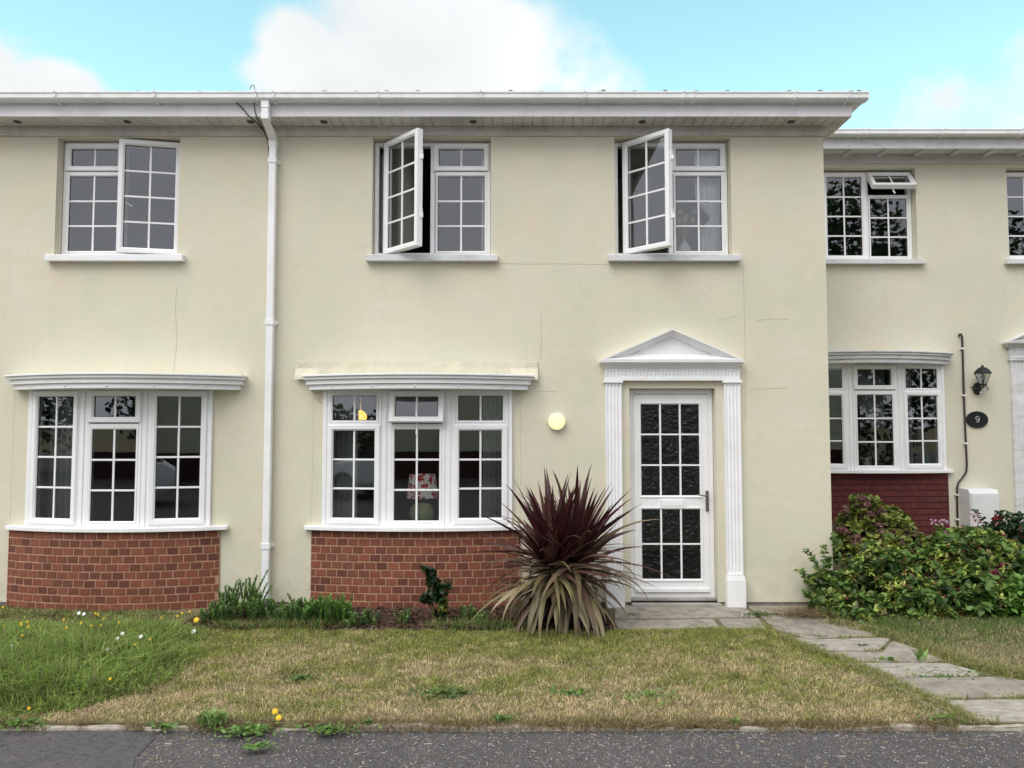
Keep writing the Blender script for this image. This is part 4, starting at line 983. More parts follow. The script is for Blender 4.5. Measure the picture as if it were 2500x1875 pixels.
b = MB(); b.lathe([(.014,0),(.014,.01),(.008,.016),(.001,.018)], 14, 0, T(bx+.03,Y9-.03,bz-.05)@RX(R(90))); b.build('sensor', M['pvc'], lan, smooth=True)
# number plate with raised rim and the figure 9
nx_, nz_ = X(2386.4,1024.5,Y9-.02), Z(1024.5,Y9-.02)
npl = empty('number_plate', (nx_,Y9,nz_), 'oval black house number plate reading 9', 'sign')
b = MB(); E = [(.138*math.cos(t), .106*math.sin(t)) for t in [2*math.pi*i/56 for i in range(56)]]
b.ext_y([(x+nx_,z+nz_) for x,z in E], Y9-.016, Y9-.001); b.ring([(x+nx_,z+nz_) for x,z in E], [(.001,Y9-.0165),(.001,Y9-.022),(.010,Y9-.022),(.014,Y9-.0165)]); b.build('plaque', M['black'], npl, bevel=.002)
M['silver'] = mat('grey_figure', (.42,.43,.45), .4)
b = MB(); rr_ = .021; cz_ = nz_+.016
ringp = [(nx_+rr_*math.cos(t), Y9-.021, cz_+rr_*1.05*math.sin(t)) for t in [2*math.pi*i/24 for i in range(25)]]
b.tube(ringp, .0052, 6, cap=False); b.tube([(nx_+rr_,Y9-.021,cz_),(nx_+rr_*.98,Y9-.021,cz_-.02),(nx_+rr_*.6,Y9-.021,cz_-.042),(nx_-.002,Y9-.021,cz_-.049),(nx_-rr_*.8,Y9-.021,cz_-.042)], .0052, 6); b.build('figure', M['silver'], npl)
# meter box
mb0, mb1 = X(2372,1240,Y9-.25), X(2444,1240,Y9-.25); mz0, mz1 = Z(1288,Y9-.25), Z(1194,Y9-.2)
M['mbox'] = mat('off_white_plastic', (.70,.70,.71), .45, .03, 3, dirt=(.5,.49,.47), dscale=4, damt=.3)
mt = empty('meter_box', ((mb0+mb1)/2, Y9, mz0), 'white plastic meter box with sloping top on the wall beside the brown pipe', 'meter box')
b = MB(); b.ext_x([(Y9-.001,mz0),(Y9-.22,mz0),(Y9-.22,mz1-.05),(Y9-.19,mz1-.004),(Y9-.001,mz1)][::-1], mb0, mb1); b.build('box_body', M['mbox'], mt, bevel=.006)
b = MB(); b.box(mb0+.015,mb1-.012,Y9-.234,Y9-.2205,mz0+.012,mz1-.055); dr = b.build('box_door', M['mbox'], mt, bevel=.004)
b = MB(); b.box(mb1-.014,mb1+.004,Y9-.236,Y9-.222,mz1-.13,mz1-.11); b.box(mb1-.014,mb1+.004,Y9-.236,Y9-.222,mz0+.05,mz0+.07); b.build('hinge', M['mbox'], dr)

# ------------------------------------------------------------------ things behind the glass
def curtain(name, x0, x1, y, z0, z1, m, folds=8, amp=.018, tie=None, label='', cat='curtain', group=None, side=1):
    b = MB(); nx_ = folds*8; nz_ = 24; vs = []
    for j in range(nz_+1):
        t = j/nz_; z = z0+(z1-z0)*t; w_ = 1.0
        if tie is not None: w_ = 1-.45*math.exp(-((t-tie)/.10)**2)-(.10 if t < tie else 0)
        for i in range(nx_+1):
            s = i/nx_; xx = (x0+(x1-x0)*s*w_) if side > 0 else (x1-(x1-x0)*(1-s)*w_)
            vs.append((xx, y+amp*math.sin(s*folds*2*math.pi+.6*math.sin(t*3))*(.6+.4*w_), z))
    b.add(vs, [(j*(nx_+1)+i,j*(nx_+1)+i+1,(j+1)*(nx_+1)+i+1,(j+1)*(nx_+1)+i) for j in range(nz_) for i in range(nx_)])
    o = b.build(name, m, smooth=True); sm = o.modifiers.new('s','SOLIDIFY'); sm.thickness=.002
    return tag(o, label, cat, group)
ci = .30
curtain('curtain', w3[1]-.30, w3[1]-.03, ci-.06, ZS+.03, ZH-.05, M['fabric'], 6, .015, tie=.38, side=-1, label='white curtain tied back at the right of the upstairs window above the door')
curtain('curtain', w2[1]-.10, w2[1]-.02, ci-.06, ZS+.03, ZH-.05, M['fabric'], 3, .012, label='narrow white curtain edge in the upstairs window above the middle bay')
curtain('curtain', w2[0]+.02, w2[0]+.14, ci, ZS+.03, ZH-.05, M['net'], 3, .015, label='grey curtain behind the wide open casement above the middle bay')
xb0, xb1 = PX(792), PX(1251)
curtain('curtain', xb0+.06, xb0+.30, .22, BB+.03, BT-.02, M['net'], 5, .018, label='pale grey curtain at the left end of the middle bay window')
curtain('curtain', xb1-.30, xb1-.06, .22, BB+.03, BT-.02, M['net'], 5, .018, label='pale grey curtain at the right end of the middle bay window')
curtain('curtain', PX(78)+.05, PX(78)+.38, .24, BB+.03, BT-.02, M['net'], 6, .018, label='grey curtain at the left end of the left bay window')
curtain('curtain', PX(523)-.20, PX(523)-.06, .24, BB+.03, BT-.02, M['net'], 3, .018, label='narrow grey curtain at the right end of the left bay window')
curtain('curtain', xw9[1]-.55, xw9[1]-.30, Y9+.20, bb9+.03, bt9-.02, M['net'], 5, .015, label='grey curtain at the right end of the bay window over maroon brick')
# lace panel sweeping across nine's middle light
lc = MB(); xm = (xw9[0]+xw9[1])/2; n_ = 20
for i in range(n_):
    pass
vs = []; zt9 = bt9-.35; zb9 = bb9+.45
for j in range(2):
    for i in range(n_+1):
        s = i/n_; vs.append((xm-.26+.52*s, Y9+.16+.01*math.sin(i*1.9), (bt9-.02) if j == 0 else (zt9-(zt9-zb9)*s**1.1+.012*abs(math.sin(i*1.57)))))
lc.add(vs, [(i,i+1,n_+2+i,n_+1+i) for i in range(n_)]); o = lc.build('lace_curtain', M['net'], smooth=True); o.modifiers.new('s','SOLIDIFY').thickness=.002
tag(o, 'white lace curtain sweeping down across the bay window over maroon brick', 'curtain')
# table lamp on the inner sill of the middle bay
tx, ty = PX(1031,.12,1200), .12
tz = BB+.02
shelf = MB(); 
tl = empty('table_lamp', (tx,ty,tz), 'table lamp with floral red and white shade and ribbed green base', 'lamp')
mpx = (ty-CAMY)/F
def fl_shade():
    m, t, b_ = newmat('floral_shade'); ns, ls = t.nodes, t.links; b_.inputs['Roughness'].default_value=.9
    co = ns.new('ShaderNodeTexCoord'); v = ns.new('ShaderNodeTexVoronoi'); v.inputs['Scale'].default_value=26; n1 = ns.new('ShaderNodeTexNoise'); n1.inputs['Scale'].default_value=25
    mp = ns.new('ShaderNodeMix'); mp.data_type='RGBA'; mp.inputs[0].default_value=.06; ls.new(co.outputs['Object'], mp.inputs[6]); ls.new(n1.outputs['Color'], mp.inputs[7]); ls.new(mp.outputs[2], v.inputs['Vector'])
    sp = ns.new('ShaderNodeSeparateColor'); ls.new(v.outputs['Color'], sp.inputs[0])
    rp = ns.new('ShaderNodeValToRGB'); rp.color_ramp.interpolation='CONSTANT'; ls.new(sp.outputs[0], rp.inputs[0]); rp.color_ramp.elements[0].color=(.5,.008,.03,1); rp.color_ramp.elements[1].position=.55; rp.color_ramp.elements[1].color=(.10,.12,.06,1); e = rp.color_ramp.elements.new(.72); e.color=(.85,.82,.78,1)
    lt = ns.new('ShaderNodeMath'); lt.operation='LESS_THAN'; ls.new(v.outputs['Distance'], lt.inputs[0]); lt.inputs[1].default_value=.55
    mx = ns.new('ShaderNodeMix'); mx.data_type='RGBA'; ls.new(lt.outputs[0], mx.inputs[0]); mx.inputs[6].default_value=(.85,.82,.78,1); ls.new(rp.outputs[0], mx.inputs[7]); ls.new(mx.outputs[2], b_.inputs['Base Color'])
    ls.new(mx.outputs[2], b_.inputs['Emission Color']); b_.inputs['Emission Strength'].default_value=.10
    return m
zsb, zst = PZ(1215,ty), PZ(1158,ty)
b = MB(); n_ = 36
for k_ in range(n_):
    a0, a1 = 2*math.pi*k_/n_, 2*math.pi*(k_+1)/n_; rb, rt = 38*mpx, 31*mpx
    b.quad([(tx+rb*math.cos(a0),ty+rb*math.sin(a0),zsb),(tx+rb*math.cos(a1),ty+rb*math.sin(a1),zsb),(tx+rt*math.cos(a1),ty+rt*math.sin(a1),zst),(tx+rt*math.cos(a0),ty+rt*math.sin(a0),zst)])
o = b.build('lamp_shade', fl_shade(), tl, smooth=True); o.modifiers.new('s','SOLIDIFY').thickness=.002
M['greenpot'] = mat('pale_green_ceramic', (.42,.50,.24), .3, .05)
b = MB(); zc = tz; Hb = PZ(1228,ty)-tz; n_ = 60; prof = [(.02,0),(.6,.02),(.85,.2),(1,.5),(.92,.75),(.62,.95),(.2,1.0),(.05,1.02)]
vs = []; 
for r_0, h0 in prof:
    for k_ in range(n_):
        a = 2*math.pi*k_/n_; rr0 = 30*mpx*r_0*(1+.05*math.cos(a*20)); vs.append((tx+rr0*math.cos(a), ty+rr0*math.sin(a), zc+Hb*h0))
b.add(vs, [(j*n_+k_,j*n_+(k_+1)%n_,(j+1)*n_+(k_+1)%n_,(j+1)*n_+k_) for j in range(len(prof)-1) for k_ in range(n_)]); b.build('lamp_base', M['greenpot'], tl, smooth=True)
b = MB(); b.tube([(tx,ty,zc+Hb),(tx,ty,zst-.03)], .006, 8); b.build('lamp_stem', M['metal'], tl)
# pendant ceiling light glowing inside the left part of the bay
gx, gy = P(880,1022,1.2)[0], 1.2; gz = PZ(1018,1.2)
pl = empty('pendant_light', (gx,gy,gz), 'lit warm yellow ceiling light seen through the left pane of the middle bay', 'lamp')
M['warm'] = mat('warm_bulb', (1,.7,.2), .5, 0, emit=((1,.50,.10),1.5))
b = MB(); b.lathe([(.001,-.075),(.04,-.063),(.065,-.035),(.075,.0),(.065,.035),(.04,.06),(.015,.075)], 24, 0, T(gx,gy,gz)); b.build('light_bowl', M['warm'], pl, smooth=True)
b = MB(); b.tube([(gx,gy,gz),(gx,gy,2.42)], .006, 6); b.build('light_cord', M['pvc'], pl)
ls_ = bpy.data.lights.new('pendant_bulb','POINT'); ls_.energy = 2.2; ls_.color=(1,.6,.25); ls_.shadow_soft_size=.06; lo = bpy.data.objects.new('pendant_bulb', ls_); C.objects.link(lo); lo.parent = pl; lo.location=(0,0,.06)
# vase of flowers upstairs
vx, vy = P(1671,585,.24)[0], .24; vz = ZS+.01
va = empty('vase', (vx,vy,vz), 'white ribbed vase with yellow flowers in the upstairs window above the door', 'vase')
mp_ = (vy-CAMY)/F; b = MB(); prof = [(.9,0),(1,.25),(.95,.6),(.55,.85),(.3,.95),(.36,1.02)]; n_=48; vs=[]
for r0, h0 in prof:
    for k_ in range(n_):
        a=2*math.pi*k_/n_; rr0=16*mp_*r0*(1+.05*math.cos(a*16)); vs.append((vx+rr0*math.cos(a),vy+rr0*math.sin(a),vz+.185*h0))
b.add(vs,[(j*n_+k_,j*n_+(k_+1)%n_,(j+1)*n_+(k_+1)%n_,(j+1)*n_+k_) for j in range(len(prof)-1) for k_ in range(n_)]); b.build('vase_body', M['fabric'], va, smooth=True)
M['yellow'] = mat('yellow_petals', (.80,.55,.05), .6, .1); M['palep'] = mat('pale_petals', (.6,.6,.55), .6, .1)
for (u,v,m_) in ((1660,518,'yellow'),(1674,529,'yellow'),(1658,540,'yellow'),(1690,538,'yellow'),(1694,517,'palep'),(1672,537,'palep')):
    x,_,z = P(u,v,.24); b = MB()
    for k_ in range(9):
        a=2*math.pi*k_/9; b.add([(0,0,0),(.016*math.cos(a-.3),-.008,.016*math.sin(a-.3)),(.034*math.cos(a),-.004,.034*math.sin(a)),(.016*math.cos(a+.3),-.008,.016*math.sin(a+.3))],[(0,1,2,3)],0,T(x,.225,z))
    b.tube([(x,.235,z),(vx,vy,vz+.18)], .002, 5); b.build('flower', M[m_], va)
# small cream figure and green bottle behind nine's glass, starfish upstairs
fx_, fz_ = X(2114,1110,Y9+.15), bb9+.02
b = MB(); b.lathe([(.03,0),(.036,.03),(.033,.07),(.022,.09),(.014,.095),(.020,.11),(.021,.125),(.014,.14),(.002,.145)], 18, 0, T(fx_,Y9+.12,fz_)); b.tube([(fx_-.03,Y9+.10,fz_+.075),(fx_-.04,Y9+.09,fz_+.04),(fx_-.02,Y9+.085,fz_+.03)], .008, 6); b.tube([(fx_+.03,Y9+.10,fz_+.075),(fx_+.04,Y9+.09,fz_+.04),(fx_+.02,Y9+.085,fz_+.03)], .008, 6)
tag(b.build('figurine', mat('cream_ceramic',(.6,.54,.4),.5), smooth=True), 'small cream figurine on the sill inside the bay over maroon brick', 'figurine')
b = MB(); gx_ = X(2262,1090,Y9+.2); b.lathe([(.001,0),(.045,0),(.05,.06),(.05,.14),(.03,.19),(.016,.21),(.016,.25),(.001,.25)], 18, 0, T(gx_,Y9+.2,bb9+.02)); tag(b.build('bottle', mat('green_plastic',(.02,.25,.08),.3), smooth=True), 'bright green bottle behind the right pane of the bay over maroon brick', 'bottle')
b = MB(); sx_, sz_ = X(2163.5,488,Y9+.16), Z(489,Y9+.16)
star = [( (.072 if i%2==0 else .028)*math.sin(math.pi*i/5), (.072 if i%2==0 else .028)*math.cos(math.pi*i/5)) for i in range(10)][::-1]
b.ext_y([(sx_+x,sz_+z) for x,z in star], Y9+.19, Y9+.205); tag(b.build('starfish', mat('tan_star',(.5,.40,.28),.8), bevel=.004), 'pale starfish ornament hanging in the upstairs window of the set back house', 'ornament')

# ------------------------------------------------------------------ plants
LV = np.array([(0,0,0),(-.32,.28,.05),(0,.28,-.02),(.32,.28,.05),(-.30,.62,.03),(0,.62,-.05),(.30,.62,.03),(0,1.0,-.12)])
LF = [(0,2,1),(0,3,2),(1,2,5,4),(2,3,6,5),(4,5,7),(5,6,7)]
def basis(dirs, roll, size, wfac=1.0):
    """leaf frames: local y along dirs, x sideways, z normal"""
    d = dirs/np.linalg.norm(dirs,axis=1,keepdims=True); up = np.tile([0,0,1.],(len(d),1))+rng.normal(0,.05,(len(d),3))
    s = np.cross(d, up); s /= np.linalg.norm(s,axis=1,keepdims=True)+1e-9; nrm = np.cross(s, d)
    c, sn = np.cos(roll)[:,None], np.sin(roll)[:,None]; s2 = s*c+nrm*sn; n2 = -s*sn+nrm*c
    return np.stack([s2*(size*wfac)[:,None], d*size[:,None], n2*size[:,None]], 2)
def blob_points(blobs, n, shell=.35, jit=.07):
    """points in ellipsoids (cx,cy,cz,rx,ry,rz), most of them near the surface; returns points and outward dirs"""
    vol = np.array([b[3]*b[4]+b[3]*b[5]+b[4]*b[5] for b in blobs]); ids = rng.choice(len(blobs), n, p=vol/vol.sum())
    B = np.array(blobs)[ids]; d = rng.normal(size=(n,3)); d /= np.linalg.norm(d,axis=1,keepdims=True)
    r = 1-shell*rng.random(n)**1.5+rng.normal(0,jit,n)
    p = B[:,:3]+d*B[:,3:]*r[:,None]; o = d/B[:,3:]; o /= np.linalg.norm(o,axis=1,keepdims=True)
    return p, o, ids
def rosettes(p, o, per, size, pal, spread=1.0, wf=1.0, drop=.25, sj=.3):
    n = len(p); P_ = np.repeat(p, per, 0); O_ = np.repeat(o, per, 0); k = n*per
    rnd = rng.normal(size=(k,3)); rnd -= (rnd*O_).sum(1,keepdims=True)*O_; rnd /= np.linalg.norm(rnd,axis=1,keepdims=True)
    d = rnd*spread+O_*rng.uniform(.1,.9,(k,1)); d[:,2] += rng.uniform(-drop,.35,k)
    sz = size*rng.uniform(1-sj,1+sj,k)*np.repeat(rng.uniform(.75,1.2,n),per)
    c = np.array(pal)[rng.integers(0,len(pal),n)]; c = np.repeat(c,per,0)*rng.uniform(.75,1.25,(k,1))
    return basis(d, rng.normal(0,.5,k), sz, wf), P_-O_*.01+rng.normal(0,.008,(k,3)), c
def concat(parts): return [np.concatenate([p[i] for p in parts]) for i in range(3)]
def stems(parent, base, tips, r=.004, name='stems', m=None):
    b = MB()
    for t in tips:
        mid = (Vector(base)*.45+Vector(t)*.55)+Vector((random.uniform(-.05,.05),random.uniform(-.05,.05),.06)); b.tube([base, mid, t], [r*1.6,r*1.2,r*.5], 5)
    return b.build(name, m or M['stem'], parent)

# --- cordyline
cxx, cyy = G(1378,1530)[0]*.995, -.72
cor = empty('cordyline', (cxx,cyy,0), 'large spiky cordyline with burgundy crown and drooping olive leaves beside the door', 'plant')
b = MB(); b.tube([(cxx,cyy,-.02),(cxx-.01,cyy,.3),(cxx-.05,cyy,.52)], [.055,.05,.05], 10); b.tube([(cxx,cyy,.2),(cxx+.05,cyy,.4),(cxx+.09,cyy,.55)], [.045,.045,.045], 10); b.build('trunk', M['bark'], cor)
def sword_leaves(name, n, heads, el_rng, len_rng, grav, width, pal, seed, pw=1.0, hz=(0,0), az_bias=None, K=11):
    rg = np.random.default_rng(seed); V = []; col = []
    for i in range(n):
        h = heads[rg.integers(0,len(heads))]; az = rg.uniform(0,2*math.pi); u = rg.random()**pw; el = math.radians(el_rng[0]+(el_rng[1]-el_rng[0])*u)
        Ln = rg.uniform(*len_rng); W_ = width*rg.uniform(.8,1.2); p = np.array([h[0],h[1],h[2]+rg.uniform(*hz)]); ds = Ln/(K-1)
        e = el; g_ = grav*rg.uniform(.6,1.35); c0 = np.array(pal[rg.integers(0,len(pal))])*rg.uniform(.75,1.2)
        daz = rg.normal(0,.04); tw = rg.normal(0,.35)
        for j in range(K):
            t = j/(K-1); wd = W_*(.55+.9*min(1,t*3.5)*(1) if t < .3 else 1.0)*(1-max(0,(t-.35)/.65)**1.6)
            wd = W_*min(.5+t*2.2, 1.0)*(1-max(0,(t-.3)/.7)**1.7)+.0006
            d = np.array([math.cos(az)*math.cos(e), math.sin(az)*math.cos(e), math.sin(e)])
            s = np.array([-math.sin(az), math.cos(az), 0]); nn = np.cross(s, d); s2 = s*math.cos(tw)+nn*math.sin(tw); n2 = np.cross(s2,d)
            if p[2] < .012: p[2] = .012
            V += [p-s2*wd/2+n2*wd*.18, p.copy(), p+s2*wd/2+n2*wd*.18]; cc = c0*(1.0+.12*math.sin(i))
            col += [cc*.96, cc*1.08, cc*.96]
            p = p+d*ds; e -= g_*ds*(.35+1.6*t); az += daz*ds; e = max(e, -1.5)
    k = K*3; tf = [(j*3+a,j*3+a+1,(j+1)*3+a+1,(j+1)*3+a) for j in range(K-1) for a in (0,1)]
    return raw_mesh(name, np.array(V), tf, n, k, np.array(col), M['sword'], cor)
M['sword'] = leafmat('sword_leaf', .42, .45, .12, .12)
RED = [(.055,.012,.016),(.075,.018,.022),(.042,.010,.013),(.10,.045,.035),(.075,.026,.022)]
MIX = [(.12,.075,.055),(.09,.045,.038),(.15,.11,.065),(.075,.03,.028)]
OLV = [(.20,.165,.08),(.16,.125,.06),(.25,.21,.11),(.12,.09,.048),(.10,.06,.04)]
hd = [(cxx-.10,cyy,.50),(cxx+.11,cyy,.52)]
sword_leaves('upright_leaves', 135, hd, (30,86), (.52,.84), .38, .058, RED, 11, .85, (-.05,.14))
sword_leaves('spreading_leaves', 62, hd, (0,44), (.62,.92), .80, .050, MIX, 12, 1, (-.08,.08))
sword_leaves('drooping_leaves', 105, hd, (-35,25), (.60,.88), 1.75, .060, OLV, 13, 1, (-.14,.0))
sword_leaves('dead_leaves', 110, [(cxx-.06,cyy,.36),(cxx+.08,cyy,.36)], (-75,-20), (.34,.5), 2.0, .045, [(.10,.08,.045),(.05,.035,.025),(.03,.02,.015)], 14, 1, (-.1,.1))

# --- small evergreen shrub in front of the brick bay
sx, sy = G(1060,1525)[0], -.62
ev = empty('evergreen_shrub', (sx,sy,0), 'small dark glossy evergreen shrub against the middle brick bay', 'shrub')
mm_ = (sy-CAMY)/F
def up(u, v, Y): return np.array(P(u, v, Y))
blob = [tuple(up(1052,1400,sy))+(.05,.05,.06),tuple(up(1062,1425,sy))+(.07,.06,.06),tuple(up(1085,1438,sy))+(.06,.06,.05),tuple(up(1045,1460,sy))+(.07,.06,.05),tuple(up(1068,1455,sy))+(.07,.07,.06),tuple(up(1036,1392,sy))+(.025,.03,.03),tuple(up(1072,1500,sy))+(.05,.05,.06)]
p, o_, _ = blob_points(blob, 170, .6); Rm, Pm, cm = rosettes(p, o_, 6, .036, [(.018,.045,.014),(.03,.07,.02),(.012,.03,.012)], 1, 1.2)
inst_mesh('foliage', LV, LF, Rm, Pm, cm, M['leaf'], ev)
p, o_, _ = blob_points([tuple(up(1082,1478,sy))+(.045,.05,.06)], 30, .6); Rm, Pm, cm = rosettes(p, o_, 5, .03, [(.35,.33,.05),(.14,.18,.04)], 1, 1.2); inst_mesh('variegated_foliage', LV, LF, Rm, Pm, cm, M['leaf'], ev)
stems(ev, (sx,sy,0), [tuple(b_[:3]) for b_ in blob], .005)

# --- spurge clumps : feathery upright stems with many needle leaves
NV = np.array([(-.13,0,0),(.13,0,0),(.12,.6,.02),(-.12,.6,.02),(0,1,0)]); NF = [(0,1,2,3),(3,2,4)]
def spurge(u, v, Yb, wid, hgt_, nst, label, seed, name='spurge_plant', group='feathery spurge plants in the bed', pal=None):
    rg = np.random.default_rng(seed); x0 = P(u, v, Yb)[0]; root = empty(name, (x0,Yb,0), label, 'plant', group)
    pal = pal or [(.14,.25,.07),(.11,.20,.06),(.19,.32,.09),(.14,.23,.09)]
    PP=[]; D=[]; S=[]; Cc=[]; tips=[]
    sb = MB()
    for i in range(nst):
        bx_ = x0+rg.uniform(-wid/2,wid/2); by = Yb+rg.uniform(-.12,.12); h_ = hgt_*rg.uniform(.5,1.0)*(1-.35*abs((bx_-x0)/(wid/2))**2)
        lean = rg.normal(0,.25,2); tip = np.array([bx_+lean[0]*h_, by+lean[1]*h_-.02, h_]); base_ = np.array([bx_,by,0.]); c0 = np.array(pal[rg.integers(0,len(pal))])
        sb.tube([tuple(base_),tuple((base_+tip)/2+np.array([0,0,.01])),tuple(tip)], [.003,.0025,.0015], 4)
        m = int(120*h_/.2); t = rg.uniform(.12,1,m)**.8; q_ = base_+(tip-base_)*t[:,None]
        a = rg.uniform(0,6.28,m); d = np.stack([np.cos(a),np.sin(a),rg.uniform(.2,1.1,m)+t*.5],1)
        PP.append(q_); D.append(d); S.append(rg.uniform(.026,.042,m)*(1-.3*t)); Cc.append(c0*(.8+.5*t[:,None])*rg.uniform(.8,1.2,(m,1)))
    D=np.concatenate(D); S=np.concatenate(S)
    inst_mesh('foliage', NV, NF, basis(D, np.zeros(len(D)), S, .9), np.concatenate(PP), np.concatenate(Cc), M['leaf'], root)
    sb.build('stems', M['stem'], root)
    return root
spurge(590,1480,-.42,.36,.40,46,'bushy spurge with a tall stem left of the downpipe foot',21)
spurge(545,1480,-.66,.30,.25,44,'low grey green spurge nearest the left brick bay',22)
spurge(640,1490,-.55,.24,.24,34,'spurge clump around the foot of the white downpipe',29)
spurge(712,1500,-.66,.34,.25,50,'spurge clump just right of the downpipe foot',23)
spurge(795,1500,-.68,.46,.27,80,'widest bright green spurge clump at the left corner of the middle bay',24, pal=[(.13,.27,.05),(.10,.22,.05),(.18,.34,.08)])
spurge(890,1520,-.74,.28,.15,30,'low spurge tuft on the bark below the middle bay',25)
spurge(990,1515,-.72,.10,.16,10,'single slender spurge left of the evergreen shrub',26)
spurge(1145,1505,-.58,.14,.17,14,'spurge tuft between the evergreen shrub and the cordyline',27)
spurge(1175,1510,-.62,.14,.14,14,'small spurge beside the left leaves of the cordyline',28)

# --- grasses
BV = 5
def grass(name, pts, hts, wid, lean, col, mat_, bend=.5):
    n = len(pts); a = rng.uniform(0,6.28,n); la = rng.uniform(0,6.28,n); s = np.stack([np.cos(a),np.sin(a),np.zeros(n)],1)
    ld = np.stack([np.cos(la),np.sin(la),np.zeros(n)],1)*np.abs(rng.normal(0,1,n))[:,None]*lean
    z = np.array([0,0,1.]); h_ = hts[:,None]; w_ = (wid*rng.uniform(.7,1.3,n))[:,None]
    b0 = pts-s*w_/2; b1 = pts+s*w_/2; mid = pts+z*h_*.55+ld*h_*.35; m0 = mid-s*w_*.42; m1 = mid+s*w_*.42; tip = pts+z*h_*(1-.25*np.minimum(1,np.linalg.norm(ld,axis=1,keepdims=True)))+ld*h_*(.35+bend)
    V = np.stack([b0,b1,m1,m0,tip],1).reshape(-1,3)
    return raw_mesh(name, V, [(0,1,2,3),(3,2,4)], n, 5, col, mat_)
def sample(poly, n):
    P_ = np.array(poly); x0,y0 = P_.min(0); x1,y1 = P_.max(0); out_=np.zeros((0,2))
    while len(out_) < n:
        q_ = np.stack([rng.uniform(x0,x1,n), rng.uniform(y0,y1,n)],1); out_ = np.concatenate([out_, q_[inpoly(q_[:,0],q_[:,1],poly)]])
    return out_[:n]
lp = [(-4.9,KERB+.005),(-4.9,LAWN_BACK+.02),(-3.2,LAWN_BACK+.02),(-3.1,-.55),(-2.85,-.55),(-2.8,LAWN_BACK+.02)]+[G(1490,1543)]+PATH_L[1:-1]+[(PATH_L[-1][0],KERB+.005)]
def lawncol(x, y, n):
    d = np.clip((y-KERB)/(LAWN_BACK-KERB),0,1)
    dry = np.clip(.70-.66*d+(fbm(x*1.6,y*2.6,3)-.5)*1.6+(fbm(x*6,y*9,8)-.5)*1.1-.12*np.clip(x/3,-.6,1), .03,.95)
    isdry = rng.random(n) < dry
    gcol = np.array([(.34,.36,.09),(.25,.30,.07),(.44,.43,.15),(.16,.21,.05)])[rng.integers(0,4,n)]
    scol = np.array([(.68,.55,.34),(.55,.44,.25),(.78,.66,.44),(.36,.27,.16)])[rng.integers(0,4,n)]
    c = np.where(isdry[:,None], scol, gcol)*rng.uniform(.75,1.2,(n,1))*(.75+.5*vnoise(x*14,y*22,31))[:,None]
    return c, dry
q_ = sample(lp, 190000); inl = inpoly(q_[:,0]+.25,q_[:,1]-.15,LONG); q_ = q_[~inl]; n = len(q_); c, dry = lawncol(q_[:,0],q_[:,1],n)
h_ = rng.uniform(.012,.036,n)*(1.2-.4*dry)*(.55+1.0*vnoise(q_[:,0]*7,q_[:,1]*7,5))
o = grass('lawn_grass', np.concatenate([q_, np.full((n,1),-.002)],1), h_, .0042, 1.0, c, M['blade'], .6)
tag(o, 'short patchy mown lawn, green at the back and straw coloured by the road', 'lawn', kind='stuff')
# edge fringe over the kerb
n = 26000; q_ = np.stack([rng.uniform(-3.9,PATH_L[-1][0]-.1,n), KERB+rng.normal(.0,.04,n)],1); keep = fbm(q_[:,0]*3,q_[:,1]*3,6) > .40; q_=q_[keep]; n=len(q_)
c = np.array([(.40,.32,.19),(.26,.19,.11),(.20,.19,.07)])[rng.integers(0,3,n)]*rng.uniform(.7,1.2,(n,1))
o = grass('kerb_grass', np.concatenate([q_, np.full((n,1),-.02)],1), rng.uniform(.015,.055,n), .004, 1.3, c, M['blade'], .7)
tag(o, 'straggly dry grass creeping over the concrete kerb', 'grass', kind='stuff')
def fringe(line, n, spread, cols, hr, label, name):
    P_ = np.array(line); i_ = rng.integers(0,len(P_)-1,n); t = rng.random((n,1)); q2 = P_[i_]*(1-t)+P_[i_+1]*t+rng.normal(0,spread,(n,2)); q2 = q2[fbm(q2[:,0]*4,q2[:,1]*4,61) > .40]; m_ = len(q2)
    c = np.array(cols)[rng.integers(0,len(cols),m_)]*rng.uniform(.7,1.2,(m_,1)); tag(grass(name, np.concatenate([q2,np.full((m_,1),-.002)],1), rng.uniform(*hr,m_), .005, 1.2, c, M['blade'], .8), label, 'grass', kind='stuff')
FC = [(.24,.28,.07),(.34,.34,.12),(.5,.42,.25),(.17,.22,.05)]
fringe(PATH_L[1:], 5200, .035, FC, (.02,.055), 'ragged lawn edge growing over the left side of the paving', 'path_edge_grass')
pts_ = []
for i_ in range(3,9):
    sl = JOINTS[i_]; 
    for a_ in range(len(sl)):
        A_, B_ = np.array(sl[a_]), np.array(sl[(a_+1)%len(sl)]); m_ = int(160*np.linalg.norm(B_-A_)); t_ = rng.random((m_,1)); pts_.append(A_*(1-t_)+B_*t_+rng.normal(0,.012,(m_,2)))
pts_ = np.concatenate(pts_); pts_ = pts_[fbm(pts_[:,0]*5,pts_[:,1]*5,71) > .50]; m_ = len(pts_)
tag(grass('joint_grass', np.concatenate([pts_,np.full((m_,1),0.)],1), rng.uniform(.015,.05,m_), .006, 1.3, np.array(FC)[rng.integers(0,4,m_)]*rng.uniform(.7,1.2,(m_,1)), M['blade'], .8), 'thin grass growing in the joints between the paving slabs', 'grass', kind='stuff')
fringe(PATH_R[1:8], 4200, .05, FC, (.02,.07), 'ragged grass growing over the right side of the paving', 'path_edge_grass')
